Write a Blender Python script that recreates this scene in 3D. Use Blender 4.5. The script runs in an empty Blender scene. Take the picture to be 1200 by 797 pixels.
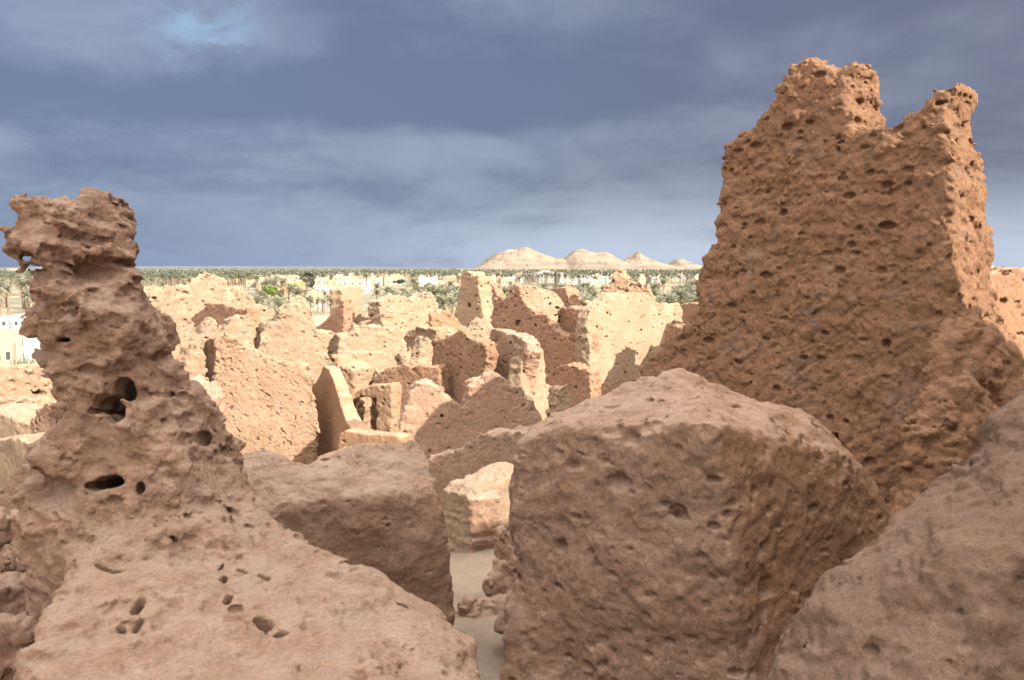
import bpy, math, random
import numpy as np
from mathutils import Vector, Matrix

# ------------------------------------------------------------------ camera, sky, sun, exposure
scene = bpy.context.scene
C = scene.collection
EYE = 18.0                                   # eye height above the oasis plain
F_PX, CX, CY = 933.0, 600.0, 398.5           # 28 mm lens, measured on a 1200 x 797 frame
PITCH = math.atan(85.0 / F_PX)
cam = bpy.data.cameras.new('camera')
cam.sensor_width = 36.0
cam.lens = 36.0 * F_PX / 1200.0
cam.clip_start, cam.clip_end = 0.05, 60000.0
cam_o = bpy.data.objects.new('camera', cam)
C.objects.link(cam_o)
cam_o.location = (0, 0, EYE)
cam_o.rotation_euler = (math.pi / 2 - PITCH, 0, 0)
scene.camera = cam_o

SUN_AZ, SUN_EL = math.radians(130.0), math.radians(26.0)     # clockwise from +Y (the view direction)
sun_dir = Vector((math.sin(SUN_AZ) * math.cos(SUN_EL), math.cos(SUN_AZ) * math.cos(SUN_EL), math.sin(SUN_EL)))
sl = bpy.data.lights.new('sun', 'SUN')
sl.energy, sl.angle, sl.color = 5.0, math.radians(0.5), (1.0, 0.905, 0.785)
so = bpy.data.objects.new('sun', sl)
C.objects.link(so)
so.rotation_euler = sun_dir.to_track_quat('Z', 'Y').to_euler()
so.location = (0, 0, 60)

world = bpy.data.worlds.new('World')
scene.world = world
world.use_nodes = True
nt = world.node_tree
nt.nodes.clear()
def N(t, **kw):
    n = nt.nodes.new(t)
    for k, v in kw.items():
        setattr(n, k, v)
    return n
def L(a, b): nt.links.new(a, b)
def maths(op, a, b=None, c=None, clamp=False):
    n = N('ShaderNodeMath', operation=op, use_clamp=clamp)
    for i, v in enumerate((a, b, c)):
        if v is None: continue
        if isinstance(v, (int, float)): n.inputs[i].default_value = v
        else: L(v, n.inputs[i])
    return n.outputs[0]
def mapr(v, a, b, c=0.0, d=1.0, smooth=True):
    n = N('ShaderNodeMapRange', interpolation_type='SMOOTHSTEP' if smooth else 'LINEAR')
    L(v, n.inputs[0])
    for i, x in enumerate((a, b, c, d)): n.inputs[i + 1].default_value = x
    return n.outputs[0]
def mixc(f, a, b):
    n = N('ShaderNodeMix', data_type='RGBA')
    if isinstance(f, (int, float)): n.inputs[0].default_value = f
    else: L(f, n.inputs[0])
    for i, v in ((6, a), (7, b)):
        if isinstance(v, tuple): n.inputs[i].default_value = (*v, 1)
        else: L(v, n.inputs[i])
    return n.outputs[2]
tc = N('ShaderNodeTexCoord')
sep = N('ShaderNodeSeparateXYZ')
L(tc.outputs['Generated'], sep.inputs[0])
dx, dy, dz = sep.outputs
# the cloud sheet lies on a plane overhead: divide the direction by its height
zz = maths('ADD', maths('MAXIMUM', dz, 0.0), 0.32)
comb = N('ShaderNodeCombineXYZ')
L(maths('DIVIDE', dx, zz), comb.inputs[0])
L(maths('DIVIDE', dy, zz), comb.inputs[1])
def cloud(scale, sx, sy, off, detail=6, rough=0.55, dist=0.3):
    m = N('ShaderNodeMapping')
    L(comb.outputs[0], m.inputs[0])
    m.inputs['Scale'].default_value = (sx, sy, 1)
    m.inputs['Location'].default_value = off
    m.inputs['Rotation'].default_value = (0, 0, 0.35)
    n = N('ShaderNodeTexNoise')
    n.inputs['Scale'].default_value = scale
    n.inputs['Detail'].default_value = detail
    n.inputs['Roughness'].default_value = rough
    n.inputs['Distortion'].default_value = dist
    L(m.outputs[0], n.inputs['Vector'])
    return n.outputs['Fac']
big = cloud(0.55, 1.0, 1.0, (3.1, 1.7, 0.0), 4, 0.5)
med = cloud(1.7, 1.0, 1.15, (0.4, 7.3, 2.0), 9, 0.60, 0.35)
fine = cloud(4.6, 1.0, 1.1, (5.4, 2.3, 4.0), 8, 0.62, 0.45)
dens = maths('ADD', maths('ADD', maths('MULTIPLY', big, 0.42), maths('MULTIPLY', med, 0.42)), maths('MULTIPLY', fine, 0.16))
def blob(px, py, w, h, amount):
    n = maths('ADD', maths('POWER', maths('DIVIDE', maths('SUBTRACT', dx, (px - CX) / 1000), w), 2), maths('POWER', maths('DIVIDE', maths('SUBTRACT', dz, (313 - py) / 960), h), 2))
    return maths('MULTIPLY', mapr(n, 1.0, 0.0), amount)
for b in ((520, 120, 0.34, 0.055, -0.15), (830, 60, 0.30, 0.10, -0.07), (220, 60, 0.22, 0.09, 0.11), (330, 170, 0.35, 0.05, 0.05), (150, 140, 0.2, 0.04, -0.04), (1000, 20, .2, .05, -.05), (700, 20, 0.2, 0.05, 0.04)):
    dens = maths('ADD', dens, blob(*b))
elev = mapr(dz, 0.0, 0.30)                       # 0 at the horizon, 1 high up
side = mapr(dx, -0.5, 0.55)                      # 0 on the left, 1 on the right of the view
DARK = mixc(side, (0.0896, 0.1184, 0.2), (0.0912, 0.0992, 0.1504))
PALE = mixc(side, (0.1886, 0.2264, 0.3027), (0.1548, 0.1709, 0.2236))
cl = mixc(mapr(dens, 0.41, 0.61), DARK, PALE)
# pale band under the cloud base to the right, blue distance to the left
low_l = (0.1575, 0.205, 0.3082)
low_r = (0.3328, 0.3796, 0.4732)
band = mixc(mapr(dx, -0.45, 0.20), low_l, low_r)
streak = maths('MULTIPLY', mapr(dz, 0.115, 0.01), mapr(med, 0.30, 0.62, 0.55, 1.0))
cl = mixc(streak, cl, band)
# broken, sunlit cloud behind the photographer and overhead
bright = maths('MULTIPLY', maths('MULTIPLY', mapr(dy, 0.25, -0.45), mapr(dz, -0.05, 0.25)), 0.60)
over = maths('MAXIMUM', bright, mapr(dz, 0.37, 0.66))
cl = mixc(over, cl, (2.35, 2.16, 2.0))
sky = N('ShaderNodeTexSky', sky_type='NISHITA')
sky.sun_disc = False
sky.sun_elevation = SUN_EL
sky.sun_rotation = SUN_AZ
sky.air_density, sky.dust_density, sky.ozone_density = 1.0, 1.5, 1.0
bg1, bg2 = N('ShaderNodeBackground'), N('ShaderNodeBackground')
L(sky.outputs[0], bg1.inputs[0]); bg1.inputs[1].default_value = 0.06
L(cl, bg2.inputs[0]); bg2.inputs[1].default_value = 0.69
mixs = N('ShaderNodeMixShader')
# a small gap of clear sky in the cloud sheet
gap = N('ShaderNodeVectorMath', operation='DISTANCE')
gdir = Vector((250 - CX, F_PX, 315 - 30)).normalized()
L(tc.outputs['Generated'], gap.inputs[0]); gap.inputs[1].default_value = gdir
gapf = maths('MULTIPLY', mapr(gap.outputs['Value'], 0.085, 0.01), mapr(fine, 0.38, 0.60))
L(maths('SUBTRACT', 0.93, maths('MULTIPLY', gapf, 0.72)), mixs.inputs[0])
L(bg1.outputs[0], mixs.inputs[1]); L(bg2.outputs[0], mixs.inputs[2])
wo = N('ShaderNodeOutputWorld')
L(mixs.outputs[0], wo.inputs[0])

scene.view_settings.view_transform = 'Standard'
scene.view_settings.look = 'None'
scene.view_settings.exposure = 1.32
scene.view_settings.gamma = 1.0
scene.render.engine = 'CYCLES'
scene.cycles.use_denoising = True
scene.cycles.max_bounces = 6
scene.cycles.diffuse_bounces = 4

# ------------------------------------------------------------------ projecting pixels of the photograph into the place
cp, sp = math.cos(PITCH), math.sin(PITCH)
def ray(px, py):
    a, b = (px - CX) / F_PX, -(py - CY) / F_PX
    return np.array((a, cp + b * sp, -sp + b * cp))
def P(px, py, d):                                # the point d metres ahead seen at that pixel
    r = ray(px, py)
    return r * (d / r[1]) + np.array((0, 0, EYE))

# ------------------------------------------------------------------ noise and fields
from concurrent.futures import ThreadPoolExecutor
POOL = ThreadPoolExecutor(4)
rs = np.random.RandomState(7)
TAB = rs.rand(64, 64, 64).astype(np.float32)
TAB = np.pad(TAB, ((0, 1),) * 3, mode='wrap').ravel() * 2 - 1
def vnoise(p):
    i = np.floor(p)
    f = p - i
    f = f * f * (3 - 2 * f)
    i = i.astype(np.int32) & 63
    k = (i[:, 0] * 65 + i[:, 1]) * 65 + i[:, 2]
    fx, fy, fz = f[:, 0], f[:, 1], f[:, 2]
    def edge(o):
        a = TAB.take(k + o)
        return a + (TAB.take(k + (o + 4225)) - a) * fx
    a = edge(0); a += (edge(65) - a) * fy
    c = edge(1); c += (edge(66) - c) * fy
    return a + (c - a) * fz
def rot(seed):
    r = np.random.RandomState(seed)
    q, _ = np.linalg.qr(r.randn(3, 3))
    return q.astype(np.float32), (r.rand(3) * 50).astype(np.float32)
def fbm(p, scale, octaves=3, gain=0.5, seed=0, anis=(1, 1, 1), ridged=False):
    p = np.asarray(p, np.float32)
    an = np.array(anis, np.float32)
    tot = sum(gain ** o for o in range(octaves))
    def part(c):
        out = np.zeros(len(c), np.float32)
        c = c * an
        for o in range(octaves):
            q, off = rot(seed * 13 + o)
            if anis != (1, 1, 1): q = np.eye(3, dtype=np.float32)
            n = vnoise((c @ q) * np.float32(2.03 ** o / scale) + off)
            if ridged: n = 1 - np.abs(n) * 2.6
            out += np.float32(gain ** o / tot) * n
        return out
    n = 49152
    if len(p) <= n: return part(p)
    return np.concatenate(list(POOL.map(part, [p[i:i + n] for i in range(0, len(p), n)])))

def poly_sdf(U, W, poly):
    """signed distance on the grid U x W to a closed polygon, negative inside"""
    x, y = U[:, None].astype(np.float32), W[None, :].astype(np.float32)
    d2 = np.full((len(U), len(W)), 1e9, np.float32)
    ins = np.zeros((len(U), len(W)), bool)
    n = len(poly)
    for i in range(n):
        ax, ay = poly[i]; bx, by = poly[(i + 1) % n]
        ex, ey = bx - ax, by - ay
        t = np.clip(((x - ax) * ex + (y - ay) * ey) / (ex * ex + ey * ey + 1e-12), 0, 1)
        d2 = np.minimum(d2, (x - ax - t * ex) ** 2 + (y - ay - t * ey) ** 2)
        cond = ((ay > y) != (by > y))
        xi = (bx - ax) * (y - ay) / ((by - ay) if abs(by - ay) > 1e-12 else 1e-12) + ax
        ins ^= cond & (x < xi)
    d = np.sqrt(d2)
    return np.where(ins, -d, d)
def smax(a, b, k):
    a, b, k = np.asarray(a, np.float32), np.asarray(b, np.float32), np.float32(k)
    h = np.abs(a - b)
    np.subtract(k, h, out=h); np.maximum(h, 0, out=h)
    h *= h; h *= np.float32(0.25) / k
    h += np.maximum(a, b)
    return h
def smin(a, b, k):
    return -smax(-a, -b, k)

class Field:
    """a block of mud sampled on a grid: solids are joined, gnawed by noise, pitted, and turned into one mesh"""
    def __init__(s, lo, hi, vox):
        s.lo, s.vox = np.array(lo, float), vox
        s.n = np.ceil((np.array(hi) - s.lo) / vox).astype(int) + 1
        s.X, s.Y, s.Z = (s.lo[k] + np.arange(s.n[k]) * vox for k in range(3))
        s.f = np.full(s.n, 9.0, np.float32)
        s.edge, s.wear = None, 0.3
    def add(s, g, k=0.0):
        s.f = np.minimum(s.f, g) if k == 0 else smin(s.f, g, k).astype(np.float32)
    def prism(s, poly, v0, v1, k=0.06, taper=0.0, wtop=0.0):
        """polygon in (X, Z) thickened along Y from v0 to v1; taper widens it downwards"""
        d2 = poly_sdf(s.X, s.Z, poly)
        s.edge = np.clip(1 + d2 / s.wear, 0, 1) ** 1.5
        d = d2[:, None, :]
        half = (v1 - v0) / 2 + taper * np.maximum(wtop - s.Z, 0)[None, None, :]
        dv = np.abs(s.Y - (v0 + v1) / 2)[None, :, None] - half
        return smax(d, dv.astype(np.float32), k)
    def hull(s, pts, k=0.08):
        import bmesh
        bm = bmesh.new()
        for p in pts: bm.verts.new(tuple(p))
        bmesh.ops.convex_hull(bm, input=bm.verts)
        bm.normal_update()
        planes = []
        cen = np.mean(np.array(pts), 0)
        for fc in bm.faces:
            if fc.calc_area() < 1e-9: continue
            nn, c0 = np.array(fc.normal), np.array(fc.calc_center_median())
            if nn @ (cen - c0) > 0: nn = -nn
            if not any(nn @ m[0] > 0.999 for m in planes):
                planes.append((nn, nn @ c0))
        bm.free()
        out = None
        for nn, dd in planes:
            g = (nn[0] * s.X[:, None, None] + nn[1] * s.Y[None, :, None] + nn[2] * s.Z[None, None, :] - dd).astype(np.float32)
            out = g if out is None else smax(out, g, k)
        return out
    def cut(s, p0, nrm, k=0.05):
        nrm = np.array(nrm, float); nrm /= np.linalg.norm(nrm)
        g = (nrm[0] * (s.X - p0[0]))[:, None, None] + (nrm[1] * (s.Y - p0[1]))[None, :, None] + (nrm[2] * (s.Z - p0[2]))[None, None, :]
        s.f = smax(s.f, g.astype(np.float32), k)
    def pit(s, c, r, sq=(1, 1, 1), k=0.0):
        """carve an ellipsoid at c, radius r, stretched by sq"""
        R = np.array(sq) * r
        a = np.clip(((np.array(c) - R * 1.5 - s.lo) / s.vox).astype(int), 0, s.n)
        b = np.clip(((np.array(c) + R * 1.5 - s.lo) / s.vox).astype(int) + 2, 0, s.n)
        if (b <= a).any(): return
        x = (s.X[a[0]:b[0], None, None] - c[0]) / sq[0]
        y = (s.Y[None, a[1]:b[1], None] - c[1]) / sq[1]
        z = (s.Z[None, None, a[2]:b[2]] - c[2]) / sq[2]
        g = (r - np.sqrt(x * x + y * y + z * z)).astype(np.float32)
        sub = s.f[a[0]:b[0], a[1]:b[1], a[2]:b[2]]
        s.f[a[0]:b[0], a[1]:b[1], a[2]:b[2]] = np.maximum(sub, g) if k == 0 else smax(sub, g, k)
    def band(s, w):
        idx = np.nonzero(np.abs(s.f) < w)
        return idx, np.stack((s.X[idx[0]], s.Y[idx[1]], s.Z[idx[2]]), 1).astype(np.float32)
    def gnaw(s, layers, seed=0):
        """layers: (scale, amplitude, octaves, ridged, anisotropy)"""
        for i, l in enumerate(layers):
            w = sum(abs(m[1]) for m in layers[i:]) * 1.1 + 2 * s.vox
            idx, p = s.band(w)
            if not len(p): return
            d = l[1] * fbm(p, l[0], l[2], 0.58, seed * 7 + i + 1, l[4] if len(l) > 4 and l[4] else (1, 1, 1), l[3])
            if len(l) > 5 and s.edge is not None:      # worn most along the broken edges, least on the flat face
                d *= l[5] + (1 - l[5]) * s.edge[idx[0], idx[2]]
            s.f[idx] += d
    def soften(s):
        """one light blur: takes off flakes thinner than a couple of samples"""
        for ax in range(3):
            g = np.moveaxis(s.f, ax, 0)
            g[1:-1] = 0.5 * g[1:-1] + 0.25 * (g[:-2] + g[2:])
    def surface_points(s, n, rng, facing=None):
        """random points on the surface with their outward direction"""
        idx = np.nonzero((np.abs(s.f) < s.vox * 0.9))
        m = len(idx[0])
        if not m: return []
        out = []
        for j in rng.randint(0, m, n * 4):
            i = tuple(int(idx[k][j]) for k in range(3))
            if any(i[k] < 1 or i[k] > s.n[k] - 2 for k in range(3)): continue
            g = np.array((s.f[i[0] + 1, i[1], i[2]] - s.f[i[0] - 1, i[1], i[2]], s.f[i[0], i[1] + 1, i[2]] - s.f[i[0], i[1] - 1, i[2]], s.f[i[0], i[1], i[2] + 1] - s.f[i[0], i[1], i[2] - 1]))
            g /= np.linalg.norm(g) + 1e-9
            if facing is not None and not facing(g): continue
            out.append((np.array((s.X[i[0]], s.Y[i[1]], s.Z[i[2]])), g))
            if len(out) >= n: break
        return out
    def pits(s, n, r0, r1, seed=0, deep=0.35, sq=(1.2, 1, 0.8), facing=None, power=2.0):
        rng = np.random.RandomState(seed + 101)
        for c, g in s.surface_points(n, rng, facing):
            r = r0 + (r1 - r0) * rng.rand() ** power
            q = np.array(sq) * (0.75 + 0.5 * rng.rand(3))
            s.pit(c + g * r * (0.5 - deep * 2 * rng.rand()), r, q)
    def mesh(s, name):
        f = s.f
        f[0], f[-1], f[:, 0], f[:, -1] = 1, 1, 1, 1
        f[:, :, 0], f[:, :, -1] = 1, 1
        neg = f < 0
        nx, ny, nz = (k - 1 for k in s.n)
        cnt = np.zeros((nx, ny, nz), np.int8)
        corners = [(i, j, k) for i in (0, 1) for j in (0, 1) for k in (0, 1)]
        for i, j, k in corners:
            cnt += neg[i:i + nx, j:j + ny, k:k + nz]
        act = (cnt > 0) & (cnt < 8)
        ci = np.nonzero(act)
        nv = len(ci[0])
        ids = np.full((nx, ny, nz), -1, np.int32)
        ids[ci] = np.arange(nv)
        val = {c: f[ci[0] + c[0], ci[1] + c[1], ci[2] + c[2]] for c in corners}
        acc, num = np.zeros((nv, 3), np.float32), np.zeros(nv, np.float32)
        for c in corners:
            for ax in range(3):
                if c[ax]: continue
                e = tuple(1 if q == ax else c[q] for q in range(3))
                a, b = val[c], val[e]
                m = (a < 0) != (b < 0)
                t = np.where(m, a / np.where(m, a - b, 1), 0)
                for q in range(3):
                    acc[:, q] += np.where(m, c[q] + (t if q == ax else 0), 0)
                num += m
        co = s.lo + (np.stack(ci, 1) + acc / num[:, None]) * s.vox
        quads = []
        for ax in range(3):
            u, v = (ax + 1) % 3, (ax + 2) % 3
            sl0 = [slice(1, s.n[q] - 1) for q in range(3)]; sl0[ax] = slice(0, s.n[ax] - 1)
            sl1 = list(sl0); sl1[ax] = slice(1, s.n[ax])
            a, b = neg[tuple(sl0)], neg[tuple(sl1)]
            e = np.nonzero(a != b)
            base = [e[q] + (0 if q == ax else 1) for q in range(3)]
            def cell(du, dv):
                k = list(base); k[u] = k[u] + du; k[v] = k[v] + dv
                return ids[tuple(k)]
            q4 = np.stack((cell(-1, -1), cell(0, -1), cell(0, 0), cell(-1, 0)), 1)
            fl = ~a[e]
            q4[fl] = q4[fl][:, ::-1]
            quads.append(q4)
        quads = np.concatenate(quads)
        lab = np.arange(nv)                     # drop crumbs that float free of the main mass
        for _ in range(400):
            m = lab[quads].min(1)
            new = lab.copy()
            for q in range(4): np.minimum.at(new, quads[:, q], m)
            new = new[new]
            if (new == lab).all(): break
            lab = new
        cnt = np.bincount(lab, minlength=nv)
        keep = cnt[lab] >= 0.08 * cnt.max()
        quads = quads[keep[quads[:, 0]]]
        idx = np.cumsum(keep) - 1
        co, quads = co[keep], idx[quads]
        return make_mesh(name, co, quads, smooth=True)

def make_mesh(name, co, quads, smooth=False, mats=None):
    me = bpy.data.meshes.new(name)
    k = quads.shape[1]
    me.vertices.add(len(co)); me.vertices.foreach_set('co', np.asarray(co, np.float32).ravel())
    me.loops.add(quads.size); me.loops.foreach_set('vertex_index', quads.astype(np.int32).ravel())
    me.polygons.add(len(quads))
    me.polygons.foreach_set('loop_start', np.arange(0, quads.size, k, dtype=np.int32))
    me.polygons.foreach_set('loop_total', np.full(len(quads), k, np.int32))
    if mats is not None: me.polygons.foreach_set('material_index', np.asarray(mats, np.int32))
    me.polygons.foreach_set('use_smooth', np.full(len(quads), smooth))
    me.update(calc_edges=True)
    return me
def link(name, me, mat, parent=None):
    o = bpy.data.objects.new(name, me)
    for m in (mat if isinstance(mat, (list, tuple)) else [mat]): me.materials.append(m)
    C.objects.link(o)
    if parent: o.parent = parent
    return o
def tag(o, label, cat, group=None):
    o['label'], o['category'] = label, cat
    if group: o['group'] = group
    return o

# ------------------------------------------------------------------ materials
class Nodes:
    def __init__(s, name, rough=0.95):
        s.m = bpy.data.materials.new(name); s.m.use_nodes = True
        s.t = s.m.node_tree
        s.b = s.t.nodes['Principled BSDF']
        s.b.inputs['Roughness'].default_value = rough
        s.b.inputs['Specular IOR Level'].default_value = 0.15
        s.tc = s.t.nodes.new('ShaderNodeTexCoord').outputs['Object']
    def n(s, t, **kw):
        x = s.t.nodes.new(t)
        for k, v in kw.items(): setattr(x, k, v)
        return x
    def l(s, a, b): s.t.links.new(a, b)
    def noise(s, scale, detail=4, rough=0.55, vec=None, dist=0.0):
        x = s.n('ShaderNodeTexNoise')
        x.inputs['Scale'].default_value = scale; x.inputs['Detail'].default_value = detail
        x.inputs['Roughness'].default_value = rough; x.inputs['Distortion'].default_value = dist
        s.l(vec or s.tc, x.inputs['Vector'])
        return x.outputs['Fac']
    def rng(s, v, a, b, c=0.0, d=1.0):
        x = s.n('ShaderNodeMapRange')
        s.l(v, x.inputs[0])
        for i, q in enumerate((a, b, c, d)): x.inputs[i + 1].default_value = q
        return x.outputs[0]
    def mul(s, a, b):
        x = s.n('ShaderNodeMath', operation='MULTIPLY')
        for i, v in enumerate((a, b)):
            if isinstance(v, (int, float)): x.inputs[i].default_value = v
            else: s.l(v, x.inputs[i])
        return x.outputs[0]
    def mix(s, f, a, b, mode='MIX'):
        x = s.n('ShaderNodeMix', data_type='RGBA', blend_type=mode)
        if isinstance(f, (int, float)): x.inputs[0].default_value = f
        else: s.l(f, x.inputs[0])
        for i, v in ((6, a), (7, b)):
            if isinstance(v, tuple): x.inputs[i].default_value = (*v, 1)
            else: s.l(v, x.inputs[i])
        return x.outputs[2]
    def bump(s, h, dist, strength=1.0, prev=None):
        x = s.n('ShaderNodeBump')
        x.inputs['Distance'].default_value = dist; x.inputs['Strength'].default_value = strength
        s.l(h, x.inputs['Height'])
        if prev is not None: s.l(prev, x.inputs['Normal'])
        return x.outputs[0]
    def done(s, col, normal=None):
        if isinstance(col, tuple): s.b.inputs['Base Color'].default_value = (*col, 1)
        else: s.l(col, s.b.inputs['Base Color'])
        if normal is not None: s.l(normal, s.b.inputs['Normal'])
        return s.m

def mud(name, base, k=1.0, dust=0.35, ochre=0.25, grit=1.0, core=None):
    """salt-and-mud walling: k scales the grain (1 = near, smaller = coarser, for far walls)"""
    M = Nodes(name)
    b = np.array(base)
    c1, c2 = tuple(b * (0.86, 0.83, 0.80)), tuple(np.minimum(b * (1.13, 1.15, 1.17), 0.8))
    col = M.mix(M.rng(M.noise(1.7 * k, 5, 0.6), 0.35, 0.65), c1, c2)
    col = M.mix(M.mul(M.rng(M.noise(2.6 * k, 6, 0.65, dist=0.6), 0.50, 0.66), ochre), col, (0.47, 0.255, 0.120))
    col = M.mix(M.mul(M.rng(M.noise(3.3 * k, 4, 0.6, dist=0.4), 0.58, 0.68), 0.55), col, (0.36, 0.305, 0.275))   # grey plaster left in places
    col = M.mix(M.rng(M.noise(14 * k, 6, 0.7), 0.30, 0.70, 0.0, 1.0), tuple(b * (0.66, 0.62, 0.58)), col)
    fine = M.noise(52 * k, 5, 0.75)
    col = M.mix(M.rng(fine, 0.30, 0.62, 0.65, 0.0), col, tuple(b * 0.45))
    vo = M.n('ShaderNodeTexVoronoi'); vo.inputs['Scale'].default_value = 26 * k
    vo.inputs['Randomness'].default_value = 1.0
    M.l(M.tc, vo.inputs['Vector'])
    spk = M.mul(M.rng(vo.outputs['Distance'], 0.16, 0.07), M.rng(M.noise(7 * k, 2), 0.42, 0.58, 0.0, 0.9))
    col = M.mix(spk, col, tuple(b * 0.30))
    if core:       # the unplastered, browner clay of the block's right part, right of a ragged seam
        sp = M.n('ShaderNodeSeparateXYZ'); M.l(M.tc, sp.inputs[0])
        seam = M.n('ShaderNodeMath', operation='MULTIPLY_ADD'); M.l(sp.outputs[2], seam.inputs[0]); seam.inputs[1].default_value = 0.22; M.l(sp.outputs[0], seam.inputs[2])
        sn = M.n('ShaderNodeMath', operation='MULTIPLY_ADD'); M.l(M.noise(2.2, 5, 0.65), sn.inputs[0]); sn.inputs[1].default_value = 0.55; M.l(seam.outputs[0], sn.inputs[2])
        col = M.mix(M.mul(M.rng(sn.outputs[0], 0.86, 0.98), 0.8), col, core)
    geo = M.n('ShaderNodeNewGeometry'); sx = M.n('ShaderNodeSeparateXYZ'); M.l(geo.outputs['Normal'], sx.inputs[0])
    up = M.mul(M.mul(M.rng(sx.outputs[2], 0.45, 0.92), M.rng(M.noise(6 * k, 5, 0.65), 0.3, 0.6)), dust)
    col = M.mix(up, col, tuple(np.minimum(b * (1.12, 1.2, 1.3), 0.6)))   # settled dust on ledges and tops
    nb = M.bump(M.noise(19 * k, 8, 0.72, dist=0.3), 0.075 * grit / k)
    nb = M.bump(M.noise(80 * k, 5, 0.75), 0.030 * grit / k, prev=nb)
    nb = M.bump(vo.outputs['Distance'], 0.006 * grit / k, 0.6, nb)
    return M.done(col, nb)
MUD_NEAR = mud('mud_near', (0.585, 0.382, 0.275), 1.0, 0.6, 0.55)
MUD_ROCK = mud('mud_rock', (0.575, 0.384, 0.276), 0.9, 0.75, 0.35)
MUD_TOWER = mud('mud_tower', (0.455, 0.263, 0.158), 0.8, 0.35, 0.45)
MUD_SHADE = mud('mud_shade', (0.335, 0.220, 0.158), 1.0, 0.45, 0.35)  # base darkened: deep shade on the corner outcrop put into its colour
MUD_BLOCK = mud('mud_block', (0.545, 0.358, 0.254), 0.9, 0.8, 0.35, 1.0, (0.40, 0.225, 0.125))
MUD_OCHRE = mud('mud_ochre', (0.46, 0.285, 0.180), 0.8, 0.9, 0.45, 0.6)
MUD_MID = mud('mud_mid', (0.440, 0.303, 0.203), 0.8, 0.35, 0.25, 0.55)
MUD_PALE = mud('mud_pale', (0.405, 0.300, 0.208), 0.65, 0.3, 0.15, 0.4)
MUD_FAR = mud('mud_far', (0.42, 0.31, 0.22), 0.6, 0.3, 0.20)
MUD_BROWN = mud('mud_brown', (0.430, 0.265, 0.175), 0.65, 0.3, 0.4, 0.6)

# ------------------------------------------------------------------ the ground: the fortress hill falling to the oasis plain
_r = np.array([0, 2, 5, 6.5, 9, 14, 20, 30, 45, 70, 100, 130, 170, 1e6], float)
_z = np.array([-2.3, -2.3, -2.45, -2.65, -3.2, -4.2, -5.0, -6.4, -8.6, -12.0, -15.5, -17.4, -18.0, -18.0], float)
def gz(x, y):
    r = np.hypot(x, y)
    z = np.interp(r, _r, _z)
    z = z + np.where(r < 150, 0.05 * np.sin(x * 1.3 + y * 0.7) + 0.12 * np.sin(x * 0.31 - y * 0.23 + 1), 0)
    return z + EYE
def terrain():
    nr, na = 230, 288
    rr = np.concatenate(([0.4], np.geomspace(1.0, 14000, nr - 1)))
    aa = np.linspace(0, 2 * np.pi, na, endpoint=False)
    R, A = np.meshgrid(rr, aa, indexing='ij')
    X, Y = R * np.sin(A), R * np.cos(A)
    p = np.stack((X.ravel(), Y.ravel(), np.zeros(X.size)), 1)
    bump = fbm(p, 1.3, 4, 0.55, 5).reshape(X.shape) * 0.16 * np.clip(40 / (R + 12), 0, 1)
    dune = fbm(p, 90, 3, 0.5, 9).reshape(X.shape) * 0.6 * np.clip((R - 130) / 200, 0, 1)
    Z = gz(X, Y) + bump + dune
    co = np.stack((X.ravel(), Y.ravel(), Z.ravel()), 1)
    i = np.arange(nr - 1)[:, None] * na + np.arange(na)[None, :]
    j = np.arange(nr - 1)[:, None] * na + (np.arange(na)[None, :] + 1) % na
    q = np.stack((i, j, j + na, i + na), -1).reshape(-1, 4)
    M = Nodes('sandy_ground')
    col = M.mix(M.rng(M.noise(0.35, 6, 0.6), 0.35, 0.65), (0.37, 0.295, 0.22), (0.44, 0.36, 0.28))
    col = M.mix(M.rng(M.noise(3.0, 6, 0.7, dist=0.5), 0.42, 0.68, 0, 0.6), col, (0.33, 0.25, 0.185))
    col = M.mix(M.rng(M.noise(12, 5, 0.7), 0.3, 0.75, 0, 0.5), col, (0.29, 0.225, 0.165))
    ln = M.n('ShaderNodeVectorMath', operation='LENGTH'); M.l(M.tc, ln.inputs[0])
    far = M.mul(M.rng(ln.outputs['Value'], 150, 420), M.rng(M.noise(0.012, 5, 0.6), 0.35, 0.55, 0.35, 1.0))
    col = M.mix(far, col, (0.150, 0.150, 0.105))                       # scrub and low crops under the palms
    nb = M.bump(M.noise(9, 8, 0.75), 0.09)
    o = link('ground', make_mesh('ground', co, q[:, ::-1], True), M.done(col, nb))
    o['kind'] = 'structure'
terrain()

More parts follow.
